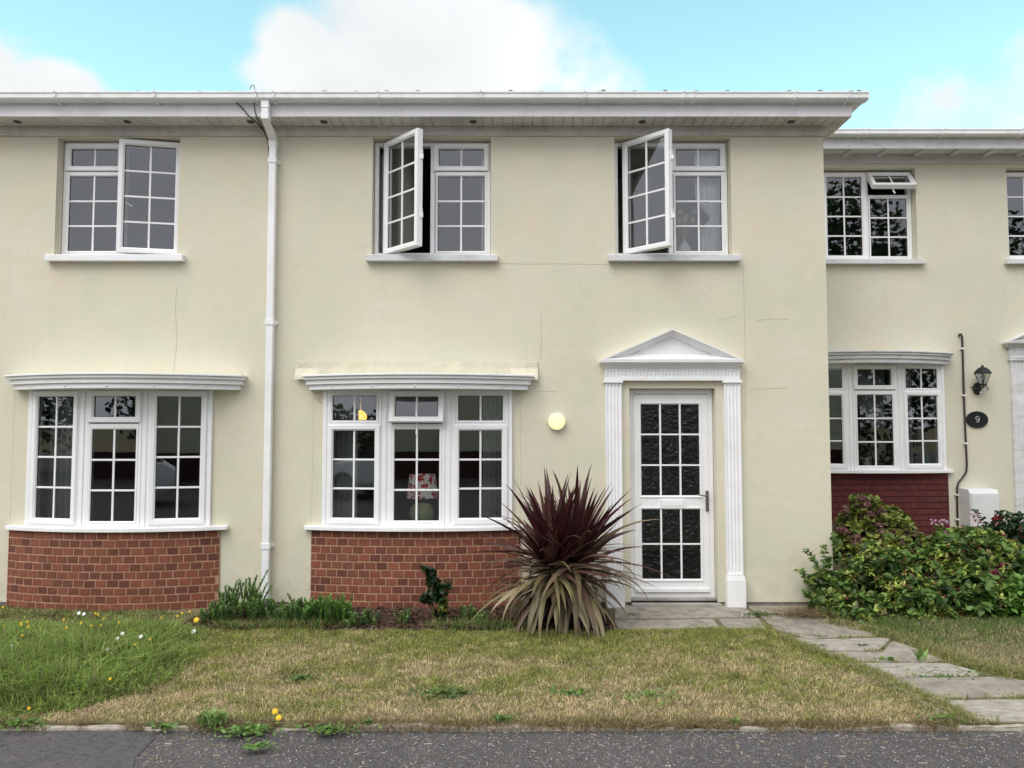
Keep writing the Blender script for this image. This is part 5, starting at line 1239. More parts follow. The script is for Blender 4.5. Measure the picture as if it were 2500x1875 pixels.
# long grass left
LP = [p_ for p_ in LONG]; q_ = sample(LP, 48000); q_ = q_[(q_[:,0] > -5.6)]; n = len(q_)
cl_ = fbm(q_[:,0]*2.2,q_[:,1]*3.2,12); back = np.clip((q_[:,1]+1.1)/.6,0,1)
Pl = np.array(LONG)
def segdist(q, A, B):
    A, B = np.array(A), np.array(B); d_ = B-A; t = np.clip(((q-A)@d_)/(d_@d_),0,1); return np.linalg.norm(q-(A+t[:,None]*d_),axis=1)
ed_ = np.min([segdist(q_, LONG[i_], LONG[i_+1]) for i_ in range(1,8)], axis=0); edge = np.clip(.18+ed_/.45, .18, 1)*np.clip(.55+.35*(-1.6-q_[:,1]+1.2),.6,1.1)
q_ = q_+(np.stack([fbm(q_[:,0]*2,q_[:,1]*3,51),fbm(q_[:,0]*2,q_[:,1]*3,52)],1)-.5)*.35*(ed_ < .4)[:,None]; q_[:,1] = np.clip(q_[:,1], KERB+.03, -.02)
h_ = rng.uniform(.07,.22,n)*(.45+1.2*cl_)*edge*(1-.72*np.clip((q_[:,1]+1.15)/.5,0,1))
gcol = np.array([(.30,.43,.09),(.22,.35,.07),(.38,.50,.14),(.24,.30,.09)])[rng.integers(0,4,n)]; scol = np.array([(.36,.33,.17),(.22,.2,.1)])[rng.integers(0,2,n)]
isd = rng.random(n) < (.10+.45*back+.15*(1-edge)); c = np.where(isd[:,None], scol, gcol)*rng.uniform(.6,1.15,(n,1))*(.7+.6*vnoise(q_[:,0]*9,q_[:,1]*9,33))[:,None]
o = grass('long_grass', np.concatenate([q_, np.full((n,1),-.002)],1), h_, .0085, .85, c, M['blade'], .85)
tag(o, 'long bright green unmown grass below the left brick bay', 'grass', kind='stuff')
# right-hand grass patch
rl = [G(1880*1.13,1362*1.13),G(1895*1.13,1378*1.13),G(1975*1.13,1396*1.13),G(2035*1.13,1420*1.13),G(2105*1.13,1444*1.13),G(2225*1.13,1469*1.13),(4.9,-1.9),(5.3,-.5),(3.2,-.5)]
q_ = sample(rl, 32000); n = len(q_); d_ = fbm(q_[:,0]*3,q_[:,1]*3,14)
front = np.clip((-q_[:,1]-.8)/.7,0,1)
isd = rng.random(n) < np.clip(.15+.6*front+(d_-.5)*1.2,.05,.85)
c = np.where(isd[:,None], np.array([(.42,.36,.2),(.5,.42,.27)])[rng.integers(0,2,n)], np.array([(.15,.22,.06),(.20,.26,.08),(.12,.18,.05)])[rng.integers(0,3,n)])*rng.uniform(.75,1.2,(n,1))
o = grass('verge_grass', np.concatenate([q_, np.full((n,1),-.002)],1), rng.uniform(.02,.06,n)*(1.4-.6*front), .005, .8, c, M['blade'], .6)
tag(o, 'rough short grass between the paving slabs and the flowering shrubs', 'grass', kind='stuff')
# dead hay beside the big shrub and weeds in the bed
def strip_grass(name, cx_, cy_, sx_, sy_, n, hr, cols, lean, label, w_=.004):
    q_ = np.stack([rng.normal(cx_,sx_,n), rng.normal(cy_,sy_,n), np.full(n,0.)],1); c = np.array(cols)[rng.integers(0,len(cols),n)]*rng.uniform(.75,1.2,(n,1))
    o = grass(name, q_, rng.uniform(hr[0],hr[1],n), w_, lean, c, M['blade'], .8); return tag(o, label, 'grass', kind='stuff')
hx_, hy_ = G(1985,1508)
strip_grass('dead_grass', hx_, hy_+.02, .14, .05, 900, (.05,.13), [(.36,.28,.15),(.28,.2,.11),(.2,.15,.08)], 2.6, 'tangle of dead straw coloured grass at the left foot of the big shrub')
bx_, by_ = G(820,1530)
q1 = np.stack([rng.uniform(-2.6,.2,2600), LAWN_BACK+np.abs(rng.normal(.03,.06,2600)), np.zeros(2600)],1); q1 = q1[fbm(q1[:,0]*2.5,q1[:,1]*2,19) > .42]
c = np.array([(.12,.19,.05),(.18,.24,.07),(.3,.27,.13)])[rng.integers(0,3,len(q1))]*rng.uniform(.8,1.2,(len(q1),1))
tag(grass('bed_grass', q1, rng.uniform(.04,.13,len(q1)), .006, .9, c, M['blade'], .7), 'arching grass weeds along the front edge of the bark bed', 'grass', kind='stuff')

# --- broad-leaved weeds
def weed(u, v, spread, nl, size, label, wf=.8, upr=.25, pal=None, group='green weeds along the kerb', name='weed', jag=False, z0=-.01, cat='weed'):
    x0, y0 = G(u, v, 0); root = empty(name, (x0,y0,0), label, cat, group)
    n = nl; a = rng.uniform(0,6.28,n); r_ = np.abs(rng.normal(0,spread*.5,n)); p = np.stack([x0+r_*np.cos(a), y0+r_*np.sin(a)*.5, np.full(n,0.0)+rng.uniform(0,.01,n)],1)
    a2 = rng.uniform(0,6.28,n); d = np.stack([np.cos(a2),np.sin(a2)*.7,np.abs(rng.normal(upr,.25,n))],1)
    pal = pal or [(.13,.24,.05),(.17,.29,.07),(.10,.19,.04)]
    c = np.array(pal)[rng.integers(0,len(pal),n)]*rng.uniform(.8,1.2,(n,1))
    inst_mesh('leaves', LV, LF, basis(d, rng.normal(0,.3,n), size*rng.uniform(.6,1.2,n), wf), p, c, M['leaf'], root)
    return root
K_ = 1.1302
weed(35*K_,1565*K_,.28,170,.035,'flat green weed on the kerb at the left edge')
weed(355*K_,1572*K_,.12,70,.035,'small weed on the kerb left of the tall pale tuft')
weed(458*K_,1568*K_,.08,90,.09,'tall pale green tuft on the kerb',.35,1.6,[(.2,.33,.09),(.26,.38,.12)])
weed(530*K_,1580*K_,.28,260,.035,'broad leafy green weed on the kerb left of the two dandelions')
weed(555*K_,1615*K_,.13,90,.032,'weed growing on the asphalt in front of the kerb')
weed(708*K_,1578*K_,.20,220,.030,'bright green leafy weed on the kerb right of the dandelions')
weed(792*K_,1562*K_,.06,50,.03,'tiny bright green weed on the kerb')
weed(1085*K_,1560*K_,.07,60,.05,'small spiky green weed on the kerb below the cordyline',.3,.9)
weed(1590*K_,1562*K_,.06,40,.03,'tiny dark weed on the kerb near the path')
weed(2035*K_,1553*K_,.14,90,.03,'low green weed at the kerb where lawn meets path')
weed(960*K_,1500*K_,.26,260,.045,'dark weed rosette in the lawn below the evergreen shrub', pal=[(.08,.13,.035),(.12,.18,.05)], group='weeds growing in the lawn')
weed(1400*K_,1505*K_,.26,240,.042,'green weed patch in the lawn in front of the door', group='weeds growing in the lawn')
weed(1235*K_,1500*K_,.16,130,.04,'small weed patch in the lawn in front of the cordyline', group='weeds growing in the lawn')
weed(650*K_,1468*K_,.18,140,.04,'weed patch in the lawn in front of the downpipe', pal=[(.10,.16,.04)], group='weeds growing in the lawn')
weed(1640*K_,1330*K_,.26,260,.035,'weed sprawling over the slabs right of the door', group='weeds in the paving joints', pal=[(.12,.2,.06),(.16,.2,.08),(.09,.15,.04)])
weed(1865*K_,1398*K_,.10,60,.03,'brownish seed weed in the upper paving joint', .4,.8,[(.16,.13,.09),(.10,.12,.05)], group='weeds in the paving joints')
weed(1775*K_,1398*K_,.08,60,.025,'small weed at the lawn edge of the path',.6,.4,[(.13,.15,.06)], group='weeds in the paving joints')
weed(1915*K_,1428*K_,.07,14,.06,'flat broad leaves on the slab left of the upright dock', group='weeds in the paving joints')
weed(1985*K_,1430*K_,.03,9,.11,'upright dock leaves growing from the paving',.45,2.2,[(.16,.28,.06),(.2,.32,.08)], group='weeds in the paving joints')
weed(2030*K_,1462*K_,.45,200,.028,'long line of small weeds in the lower paving joint', group='weeds in the paving joints')
weed(1140*K_*1.195,1330*K_,.10,30,.03,'small weed on the doorstep slab beside the cordyline', pal=[(.09,.1,.06)], group='weeds in the paving joints')

for i_, (u_, v_, sp2, n2) in enumerate(((1770,1377,.20,70),(1905,1402,.14,50),(1840,1426,.16,60),(2095,1442,.18,80),(1905,1460,.16,60),(2120,1460,.22,70),(2010,1506,.2,50),(2190,1500,.2,50))):
    weed(u_*K_, v_*K_, sp2, n2, .022, 'low weeds in the '+('first','second','third','fourth','fifth','sixth','seventh','eighth')[i_]+' paving crack counted from the door', group='weeds in the paving joints', pal=[(.13,.2,.06),(.2,.22,.09),(.1,.15,.04)])
# --- flowers
def flower(kind, x, y, z, label, cat='flower', group=None, s=1.0):
    root = empty(kind+'_flower', (x,y,0), label, cat, group)
    b = MB(); b.tube([(x,y,0),(x+.005,y,z*.6),(x,y-.004,z)], [.0014,.0014,.0012], 5); b.build('stem', M['stem'], root)
    b = MB(); m = M['yellow2'] if kind == 'yellow' else M['white2']; tilt = T(x,y-.004,z)@RX(R(55))@RZ(random.uniform(0,6))
    if kind == 'yellow':
        for k_ in range(14):
            a=2*math.pi*k_/14; r1=.016*s; b.add([(0,0,0),(r1*.6*math.cos(a-.2),r1*.6*math.sin(a-.2),.003),(r1*math.cos(a),r1*math.sin(a),.004),(r1*.6*math.cos(a+.2),r1*.6*math.sin(a+.2),.003)],[(0,1,2,3)],0,tilt)
        b.lathe([(.001,.0),(.007*s,.001),(.006*s,.006),(.001,.008)],10,0,tilt)
    else:
        b.lathe([(.003*s,-.014*s),(.006*s,-.004*s),(.016*s,.006*s),(.026*s,.012*s),(.001,.006*s)],10,0,tilt)
    b.build('bloom', m, root)
M['yellow2'] = mat('dandelion_yellow', (.85,.55,.02), .6, .05); M['white2'] = mat('bindweed_white', (.85,.85,.83), .6, .03)
lab = 'small yellow wildflower in the long grass before the left brick bay'; gr = 'yellow wildflowers in the long grass'
for (u,v,Y) in ((8,1482,-.3),(10,1528,-.75),(52,1521,-.7),(53,1526,-.72),(70,1530,-.75),(68,1518,-.65),(55,1551,-.95),(157,1512,-.45),(164,1532,-.72),(199,1521,-.6),(234,1497,-.45),(241,1500,-.45),(248,1526,-.7),(254,1511,-.55),(224,1527,-.7),(292,1520,-.6),(331,1573,-1.15),(367,1561,-1.05),(394,1508,-.5),(445,1497,-.42),(434,1504,-.5),(478,1513,-.5),(270,1657,-1.85),(72,1729,-2.55),(464,1493,-.4)):
    z = .15 if Y > -2.3 else .06; x,Y = G(u,v,z); flower('yellow', x, Y, z, lab, group=gr, s=.72)
flower('yellow', *G(480,1513,.15), .15, 'larger yellow flower at the right corner of the left brick bay', s=1.7)
lab = 'white bindweed flower in the long grass before the left brick bay'; gr = 'white bindweed flowers'
for (u,v,Y) in ((288,1558,-1.0),(300,1547,-.95),(345,1554,-1.0),(264,1586,-1.25),(31,1576,-1.1),(194,1497,-.4),(206,1499,-.4)):
    z = .15; x,Y = G(u,v,z); flower('white', x, Y, z, lab, group=gr, s=.55)
x,_,z = P(474,1562,-1.05); flower('white', x, -1.05, max(z,.03), 'single white bindweed flower at the right edge of the long grass', s=.8)
x,_,z = P(672,1736,-2.85); flower('yellow', x, -2.85, z, 'upper yellow dandelion on the kerb', s=1.35)
x,_,z = P(681,1755,-2.93); flower('yellow', x, -2.93, max(z,.02), 'lower yellow dandelion on the kerb', s=1.35)

# --- shrubs at the right
def Bp(u, v, Y, rx, ry, rz): 
    p = P(u*K_, v*K_, Y); return (p[0],p[1],p[2],rx,ry,rz)
G1 = [(.13,.21,.045),(.10,.17,.04),(.17,.25,.06),(.08,.14,.035)]
four = empty('flowering_shrub', (3.6,-.2,0), 'big leafy green shrub with tiny red flowers spreading over the path edge', 'shrub')
fb_ = [Bp(1800,1270,-.15,.24,.22,.18),Bp(1850,1320,-.38,.28,.26,.15),Bp(1800,1325,-.35,.20,.2,.12),Bp(1900,1230,0,.30,.3,.22),Bp(1950,1290,-.3,.34,.3,.22),Bp(2010,1310,-.35,.34,.28,.20),Bp(2050,1220,0,.38,.34,.26),
       Bp(2100,1290,-.3,.34,.3,.24),Bp(2150,1210,.1,.34,.3,.26),Bp(2190,1260,-.1,.3,.3,.28),Bp(2000,1215,.25,.3,.3,.22),Bp(2250,1260,0,.4,.3,.3),Bp(2100,1190,.45,.34,.26,.22),Bp(2040,1200,.4,.28,.26,.18),Bp(2080,1330,-.45,.25,.2,.12),Bp(1960,1335,-.5,.28,.2,.12)]
p, o_, _ = blob_points(fb_, 3200, .42, .13); k_ = (p[:,2] > .02) & ~((p[:,1] > -.02) & (p[:,0] < XR+.02)); p, o_ = p[k_], o_[k_]; o_[:,2] += .35; o_ /= np.linalg.norm(o_,axis=1,keepdims=True)
topmask = rng.random(len(p)) < .55
A = rosettes(p[topmask], o_[topmask], 8, .048, [(.34,.42,.085),(.28,.38,.07),(.40,.46,.12),(.19,.29,.06),(.30,.26,.09)], 1.0, .72)
Bq = rosettes(p[~topmask], o_[~topmask], 6, .075, [(.10,.18,.04),(.13,.23,.055),(.07,.13,.03),(.04,.08,.022)], 1.0, .95, drop=.7)
# arching side sprigs on the left
sp_ = []; 
for (u0,v0,u1,v1,Y) in ((1800,1330,1722,1232,-.25),(1800,1300,1745,1190,-.2),(1790,1300,1780,1178,-.15),(1790,1350,1742,1280,-.35),(1830,1290,1800,1160,-.1)):
    for t in np.linspace(.25,1,9):
        a_, c_2 = np.array(P(u0*K_,v0*K_,Y)), np.array(P(u1*K_,v1*K_,Y)); q0 = a_+(c_2-a_)*t; q0[2] += .05*math.sin(t*3.14); sp_.append(q0)
for _k in range(16):
    bb = fb_[rng.integers(0,len(fb_))]; b0 = np.array(bb[:3])+np.array([rng.uniform(-.8,.8)*bb[3], -.4*bb[4], bb[5]*.8]); tp = b0+np.array([rng.normal(0,.08), -.03, rng.uniform(.07,.17)])
    if b0[0] < XR+.1 and b0[1] > -.1: continue
    for t in np.linspace(.2,1,5): sp_.append(b0+(tp-b0)*t)
sp_ = np.array(sp_); Cq = rosettes(sp_, np.tile([-.35,-.2,.9],(len(sp_),1)), 6, .05, G1+[(.2,.28,.07)], 1, 1)
Rm, Pm, cm = concat([A,Bq,Cq]); inst_mesh('foliage', LV, LF, Rm, Pm, cm, M['leaf'], four)
stems(four, (3.45,.0,0), [tuple(p[i]) for i in rng.integers(0,len(p),90)], .005); 
# tiny red flowers
FV = np.array([(0,0,0),(-.25,.6,.1),(.25,.6,.1),(0,1,.15)]); FF = [(0,2,3,1)]
p2, o2, _ = blob_points(fb_, 520, .12); k_ = (p2[:,2] > .05) & ~((p2[:,1] > -.02) & (p2[:,0] < XR+.02)); p2, o2 = p2[k_]+o2[k_]*.02, o2[k_]
Rm, Pm, cm = rosettes(p2, o2, 4, .017, [(.35,.03,.06),(.28,.05,.05),(.42,.08,.10)], .7, 1.4); inst_mesh('flowers', FV, FF, Rm, Pm, cm, M['petal'], four)

def heads(parent, cs, pal, n=55, size=.020, r=.055, name='flower_head'):
    for c_ in cs: heads1(parent, [c_], pal, n, size, r, name)
def heads1(parent, cs, pal, n, size, r, name):
    P2=[];O2=[]
    for c_3 in cs:
        d = rng.normal(size=(n,3)); d/=np.linalg.norm(d,axis=1,keepdims=True); d[:,2]=np.abs(d[:,2])*.8-.15; P2.append(np.array(c_3)+d*r*rng.uniform(.8,1.1,(n,1))); O2.append(d/np.linalg.norm(d,axis=1,keepdims=True))
    Rm, Pm, cm = rosettes(np.concatenate(P2), np.concatenate(O2), 4, size, pal, 1.0, 2.0); return inst_mesh(name, FV, FF, Rm, Pm, cm, M['petal'], parent)
hyd = empty('hydrangea', (3.9,.9,.2), 'tall yellow green hydrangea with faded mauve flower heads in front of the maroon brick', 'shrub')
hb = [Bp(1850,1150,.7,.24,.22,.26),Bp(1870,1100,.75,.14,.15,.16),Bp(1920,1140,.6,.22,.2,.22),Bp(1900,1190,.45,.28,.22,.16),Bp(1830,1185,.5,.18,.2,.16),Bp(1965,1180,.5,.2,.2,.18),Bp(1862,1082,.75,.07,.08,.07)]
p, o_, _ = blob_points(hb, 900, .5); o_[:,2] += .3; o_ /= np.linalg.norm(o_,axis=1,keepdims=True); k_=~((p[:,1] < .3) & (p[:,0] < XR)) & (p[:,0] > XR+.03); p,o_=p[k_],o_[k_]
Rm, Pm, cm = rosettes(p, o_, 5, .068, [(.23,.27,.055),(.18,.23,.05),(.28,.30,.08),(.13,.18,.04),(.16,.13,.07)], 1, 1.2, drop=.6); inst_mesh('foliage', LV, LF, Rm, Pm, cm, M['leaf'], hyd)
hc = [P(u*K_,v*K_,Y) for u,v,Y in ((1862,1078,.68),(1872,1092,.62),(1826,1108,.6),(1880,1112,.6),(1905,1105,.6),(1912,1112,.55),(1815,1145,.5),(1825,1150,.45),(1900,1135,.5),(1905,1150,.45),(1840,1165,.4),(1850,1162,.4),(1925,1150,.45),(1945,1165,.4),(1930,1172,.4),(1945,1178,.35),(1905,1170,.4),(1850,1175,.35),(1912,1130,.5),(1955,1155,.45))]
heads(hyd, hc, [(.28,.13,.14),(.34,.18,.18),(.22,.09,.11),(.40,.26,.22)], 45, .018, .045)
stems(hyd, (3.85,.85,.15), [tuple(p[i]) for i in rng.integers(0,len(p),60)]+[tuple(h) for h in hc], .005)
mh = empty('hydrangea', (5.0,.2,.1), 'hydrangea with dry cream and magenta flower heads at the right edge', 'shrub')
hc2 = [P(u*K_,v*K_,Y) for u,v,Y in ((2150,1240,-.25),(2162,1225,-.2),(2140,1252,-.25),(2155,1268,-.3),(2168,1255,-.3),(2175,1270,-.3),(2160,1280,-.32),(2142,1290,-.35))]
heads(mh, hc2[2:6], [(.50,.40,.26),(.42,.30,.2)], 45, .018, .04, 'dry_flower_head'); heads(mh, hc2[:2]+hc2[6:], [(.30,.05,.12),(.36,.10,.16)], 45, .018, .035)
p, o_, _ = blob_points([Bp(2165,1265,-.2,.16,.14,.18)], 120, .5); Rm, Pm, cm = rosettes(p, o_, 5, .06, G1, 1, 1.2, drop=.6); inst_mesh('foliage', LV, LF, Rm, Pm, cm, M['leaf'], mh)
lg = empty('broad_leaf_plant', (4.9,-.4,0), 'low bright green plant with broad pointed leaves in the bottom right corner of the shrubs', 'plant')
p, o_, _ = blob_points([Bp(2180,1310,-.5,.20,.14,.14),Bp(2225,1300,-.5,.22,.15,.18),Bp(2200,1280,-.45,.14,.12,.12)], 130, .5); o_[:,2]+=.8; o_/=np.linalg.norm(o_,axis=1,keepdims=True)
Rm, Pm, cm = rosettes(p, o_, 6, .10, [(.13,.27,.05),(.10,.21,.04),(.17,.31,.065)], 1.1, .62, drop=.2); inst_mesh('foliage', LV, LF, Rm, Pm, cm, M['leaf'], lg); stems(lg, (4.9,-.4,0), [tuple(p[i]) for i in range(20)], .005)
fu = empty('fuchsia', (5.3,.8,.2), 'dark green fuchsia with hanging red flowers in front of the meter box', 'shrub')
fbl = [Bp(2080,1180,1.2,.22,.2,.2),Bp(2150,1175,1.2,.3,.2,.2),Bp(2140,1170,.8,.2,.2,.18),Bp(2190,1150,.7,.26,.2,.2),Bp(2230,1170,.7,.3,.2,.26),Bp(2100,1185,.8,.14,.15,.12),Bp(2170,1120,.75,.1,.1,.08)]
p, o_, _ = blob_points(fbl, 620, .5); Rm, Pm, cm = rosettes(p, o_, 5, .055, [(.035,.075,.03),(.05,.10,.04),(.025,.055,.022)], 1, 1.1)
tw = []
for (a0,a1) in (((2150,1180),(2102,1102)),((2180,1160),(2130,1135)),((2190,1150),(2150,1110)),((2212,1150),(2190,1112))):
    for t in np.linspace(.2,1,10):
        tw.append(np.array(P((a0[0]+(a1[0]-a0[0])*t)*K_,(a0[1]+(a1[1]-a0[1])*t-14*math.sin(t*3.1))*K_,.6)))
tw = np.array(tw); E_ = rosettes(tw, np.tile([0,-.3,1.],(len(tw),1)), 3, .045, [(.04,.08,.035),(.03,.06,.03)], 1.1, 1.1)
Rm, Pm, cm = concat([(Rm,Pm,cm),E_]); inst_mesh('foliage', LV, LF, Rm, Pm, cm, M['leaf'], fu)
fc = np.array([P(u*K_,v*K_,.55) for u,v in ((2103,1112),(2108,1120),(2112,1127),(2105,1116),(2148,1120),(2155,1117),(2160,1118),(2150,1126),(2177,1170),(2198,1168),(2183,1172),(2206,1152),(2209,1146),(2212,1160),(2060,1145),(2048,1138),(2090,1165),(2100,1160))])
for f_ in fc:
    fcc = np.repeat(f_[None],3,0)+rng.normal(0,.007,(3,3)); Rm, Pm, cm = rosettes(fcc, np.tile([0,-.3,-1.],(3,1)), 4, .026, [(.38,.02,.05),(.30,.015,.05),(.22,.01,.04)], .6, 1.2); inst_mesh('flower', FV, FF, Rm, Pm, cm, M['petal'], fu)
stems(fu, (5.3,.8,.25), [tuple(t) for t in tw[9::10]]+[tuple(p[i]) for i in rng.integers(0,len(p),40)], .004)
ge = empty('geranium', (4.6,.7,.2), 'plant with pale pink and purple flowers standing above the big shrub by the maroon brick', 'plant')
p, o_, _ = blob_points([Bp(2030,1165,.5,.12,.12,.12),Bp(2060,1180,.5,.12,.1,.1),Bp(2110,1165,.4,.1,.1,.12)], 110, .6); Rm, Pm, cm = rosettes(p, o_, 5, .05, [(.14,.26,.05),(.18,.3,.07)], 1, 1.3); inst_mesh('foliage', LV, LF, Rm, Pm, cm, M['leaf'], ge); stems(ge, (4.6,.6,.2), [tuple(p[i]) for i in range(20)], .004)
heads(ge, [P(u*K_,v*K_,.42) for u,v in ((2018,1128),(2036,1128),(2042,1130),(2040,1155),(2046,1160),(2044,1165))], [(.60,.30,.42),(.35,.08,.22),(.65,.5,.55)], 14, .026, .02)

# --- loose bits on the road
n = 2600; q_ = np.stack([rng.uniform(-3.6,3.6,n), KERB-.05-1.1*rng.random(n)**1.6],1); a = rng.uniform(0,6.28,n); Ls = rng.uniform(.003,.010,n)*rng.choice([1,1,1,1,1,2.6],n); W_=rng.uniform(.001,.0025,n)
Rm = np.zeros((n,3,3)); Rm[:,0,0]=np.cos(a)*Ls; Rm[:,1,0]=np.sin(a)*Ls; Rm[:,0,1]=-np.sin(a)*W_; Rm[:,1,1]=np.cos(a)*W_; Rm[:,2,2]=.003
cc_ = np.array([(.40,.33,.22),(.30,.25,.17),(.5,.47,.42),(.2,.15,.1)])[rng.integers(0,4,n)]*rng.uniform(.6,1.2,(n,1))
o = inst_mesh('road_litter', [(-1,-1,0),(1,-1,0),(1,1,0),(-1,1,0),(-.9,-.7,1),(.9,-.7,1),(.9,.7,1),(-.9,.7,1)], tf, Rm, np.concatenate([q_,np.full((n,1),-.029)],1), cc_, M['blade']) if False else inst_mesh('road_litter', [(-1,-1,0),(1,-1,0),(1,1,0),(-1,1,0),(-.9,-.7,1),(.9,-.7,1),(.9,.7,1),(-.9,.7,1)], [(4,5,6,7),(0,1,5,4),(1,2,6,5),(2,3,7,6),(3,0,4,7)], Rm, np.concatenate([q_,np.full((n,1),-.029)],1), cc_, M['blade'])
tag(o, 'bits of straw and grit scattered on the asphalt', 'litter', kind='stuff')

# ------------------------------------------------------------------ the other side of the street, seen in the glass
opp = empty('opposite_house', (-3,-19,0), 'cream house with brick base across the street, reflected in the bay window glass', 'house')
ow = wall('wall', opp, -12, 13, 0, 5.2, [(-7.5,-6,3.2,4.4),(-3,-1.5,3.2,4.4),(-7.5,-5.8,.9,2.1)], M['render'], Y=0, th=.25)
ow.box(1.2,1.3,-.5,-.01,0,5.2)
ow.build('wall', [M['render'], M['room']], opp).matrix_world = T(0,-19.2,0)@RZ(math.pi)
b = MB(); b.box(-16,9,-19.15,-19.05,-.05,.9); b.build('brick_base', M['maroonflat'], opp)
b = MB(); b.ext_x([(-19.0,5.2),(-18.7,5.1),(-22.5,7.0),(-26.3,5.1)], -16.2, 9.2); b.build('roof', M['tile'], opp)
M['blue'] = mat('blue_garage_door', (.03,.06,.16), .5)
b = MB(); b.box(-.6,1.8,-19.1,-18.97,0,2.6); b.build('garage_door', M['blue'], opp, bevel=.01)
# hedge / tree reflected
def tree(name, x, y, h_, blobs, n, size, pal, label):
    r0 = empty(name, (x,y,0), label, 'tree'); b = MB(); b.tube([(x,y,-.05),(x+.1,y,h_*.3),(x,y+.1,h_*.6)], [.16,.12,.06], 9)
    for bl in blobs: b.tube([(x+.05,y,h_*.28),((x+bl[0])/2,(y+bl[1])/2,(h_*.3+bl[2])/2),(bl[0],bl[1],bl[2])], [.07,.05,.02], 6)
    b.build('trunk', M['bark'], r0); p, o_, _ = blob_points(blobs, n, .7); Rm, Pm, cm = rosettes(p, o_, 4, size, pal, 1, 1); inst_mesh('crown', LV, LF, Rm, Pm, cm, M['leaf'], r0)
tree('tree', 10.5, -12, 8.5, [(10,-12,3.2,2.0,1.4,1.3),(12,-12,3.5,1.8,1.4,1.5),(12,-12,5.5,1.8,1.4,1.4),(9.0,-11.7,5.6,1.6,1.3,1.4),(10.5,-12,6.9,1.7,1.4,1.3),(9.6,-12,8.2,1.4,1.3,1.0),(14,-13,3.5,1.8,1.4,1.8),(12.5,-12.5,7.2,1.9,1.4,1.5),(11,-12.2,8.8,1.8,1.3,1.1),(14,-13,6,1.8,1.4,1.5),(8.2,-12,3.2,1.2,1,1.4)], 4200, .16, [(.05,.09,.03),(.07,.12,.04)], 'leafy tree across the street, reflected in the upstairs window of the set back house')
tree('tree', -9.5, -15.5, 4, [(-9,-15.5,1.6,1.6,1,.9),(-10.5,-15.5,2.2,1.4,1,1.0),(-7.6,-15.5,1.3,1.2,1,.8)], 900, .16, [(.04,.09,.03),(.06,.11,.035)], 'dark bushy tree across the street, reflected in the left bay window')
tree('tree', 19, -12, 8.5, [(17,-12,3,2,1.4,1.6),(20,-12,3,2.2,1.4,1.7),(23,-11.5,3.5,2,1.4,1.8),(17.5,-12,6,1.8,1.4,1.5),(20,-12,6.2,2,1.4,1.6),(15.8,-12,7.4,1.4,1.3,1.1),(22.5,-12,6,1.6,1.4,1.5)], 3200, .17, [(.05,.09,.03),(.07,.12,.04)], 'wide leafy tree across the street, reflected at the far right of the set back house')
tree('tree', -25, -16, 7, [(-23,-16,2.5,2.4,1.4,1.8),(-26.5,-16,2.8,2.4,1.4,2),(-29.5,-15.5,2.6,2,1.4,1.8),(-24.5,-16,5,2,1.4,1.4),(-28,-16,5,2,1.4,1.4)], 2200, .18, [(.05,.09,.03),(.06,.11,.035)], 'broad dark tree added across the street to block sky reflected in the left bay')  # added tree, hides the sky mirrored in the left facet
hg = empty('hedge', (14,-16,0), 'clipped dark hedge added across the street to cut sky from the window reflections', 'hedge')
hbl = [(x_,-16,1.1,.9,.7,1.2) for x_ in np.arange(9.5,24,1.2)]; p, o_, _ = blob_points(hbl, 2500, .3); Rm, Pm, cm = rosettes(p, o_, 4, .14, [(.04,.08,.025),(.055,.10,.03)], 1, 1); inst_mesh('foliage', LV, LF, Rm, Pm, cm, M['leaf'], hg)  # added greenery, keeps sky out of the set back bay's reflections
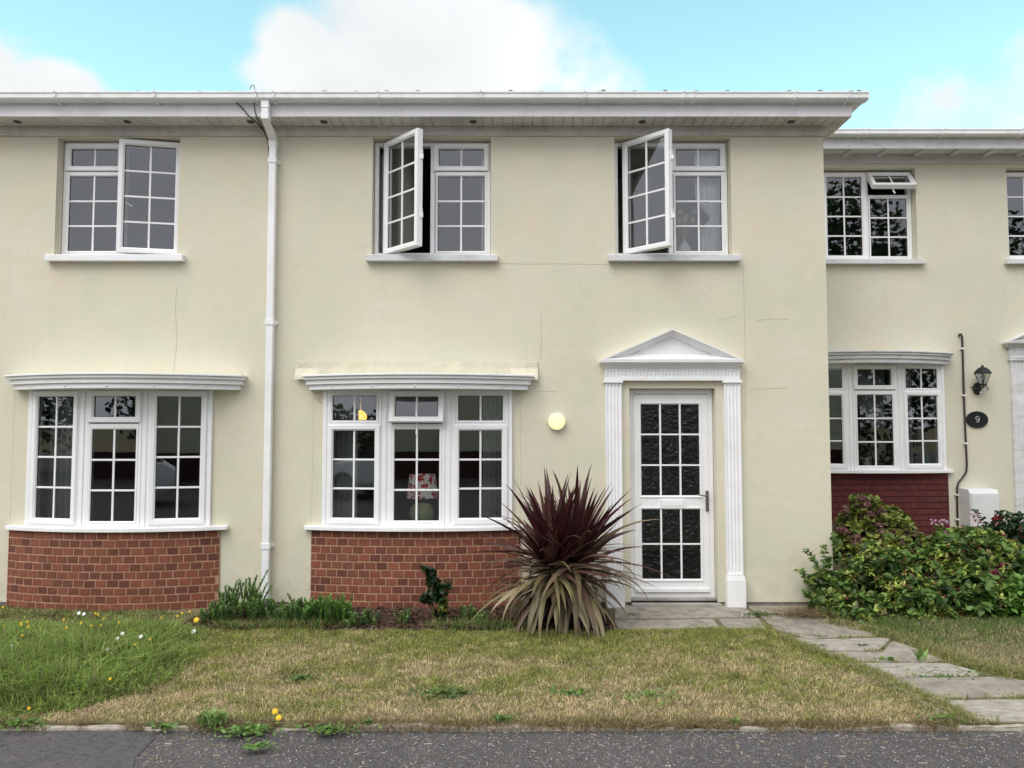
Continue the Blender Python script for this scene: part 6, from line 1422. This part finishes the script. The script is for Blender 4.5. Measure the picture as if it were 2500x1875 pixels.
# parked white car reflected low in the bay windows
def car(x0, y0):
    r0 = empty('parked_car', (x0,y0,0), 'white parked car across the street, reflected low in the bay windows', 'car')
    st = [(-2.05,.42,.62,.78,.0),(-1.95,.30,.78,.84,.0),(-1.2,.26,.92,.88,0),(-.95,.25,.96,.88,0),(.0,.25,.98,.89,0),(1.2,.25,.98,.88,0),(1.75,.28,.96,.86,0),(2.0,.38,.80,.80,0)]
    b = MB(); sec = []
    for (x,zb,zt,hw_,_) in st:
        sec.append([(x,-hw_*.92,zb),(x,-hw_,zb+.12),(x,-hw_,(zb+zt)/2),(x,-hw_*.95,zt-.04),(x,-hw_*.88,zt),(x,hw_*.88,zt),(x,hw_*.95,zt-.04),(x,hw_,(zb+zt)/2),(x,hw_,zb+.12),(x,hw_*.92,zb)])
    m_ = len(sec[0]); vs = [p for s in sec for p in s]; b.add(vs, [(i*m_+j,(i+1)*m_+j,(i+1)*m_+(j+1)%m_,i*m_+(j+1)%m_) for i in range(len(sec)-1) for j in range(m_)]+[tuple(range(m_-1,-1,-1)),tuple(range((len(sec)-1)*m_,len(sec)*m_))], 0, T(x0,y0,0))
    b.build('body', M['paint'], r0, bevel=.02, smooth=False)
    gh = [(-1.1,.95,.80),(-.45,1.42,.64),(.9,1.45,.64),(1.75,.96,.76)]
    b = MB(); vs=[]
    for x,z,hw_ in gh: vs += [(x,-hw_,z),(x,hw_,z)]
    b.add(vs+[(-1.1,-.8,.9),(-1.1,.8,.9),(1.75,-.76,.9),(1.75,.76,.9)], [(0,1,3,2),(2,3,5,4),(4,5,7,6),(0,2,4,6),(1,7,5,3)], 0, T(x0,y0,0)); b.build('windows', M['black'], r0)
    b = MB(); b.box(-.5,.95,-.62,.62,1.43,1.49,0,T(x0,y0,0)); b.build('car_roof', M['paint'], r0, bevel=.03)
    for wx in (-1.3,1.28):
        for wy in (-.80,.80):
            m2 = T(x0+wx,y0+wy,.31)@RX(R(90)); b = MB(); b.lathe([(.20,-.10),(.31,-.10),(.325,-.05),(.325,.05),(.31,.10),(.20,.10)], 24, 0, m2); wh = b.build('wheel', M['black'], r0, smooth=False)
            b = MB(); b.lathe([(.05,-.104),(.19,-.102),(.19,.102),(.05,.104)], 18, 0, m2); b.build('rim', M['metal'], wh)
car(-5.2, -11.6)
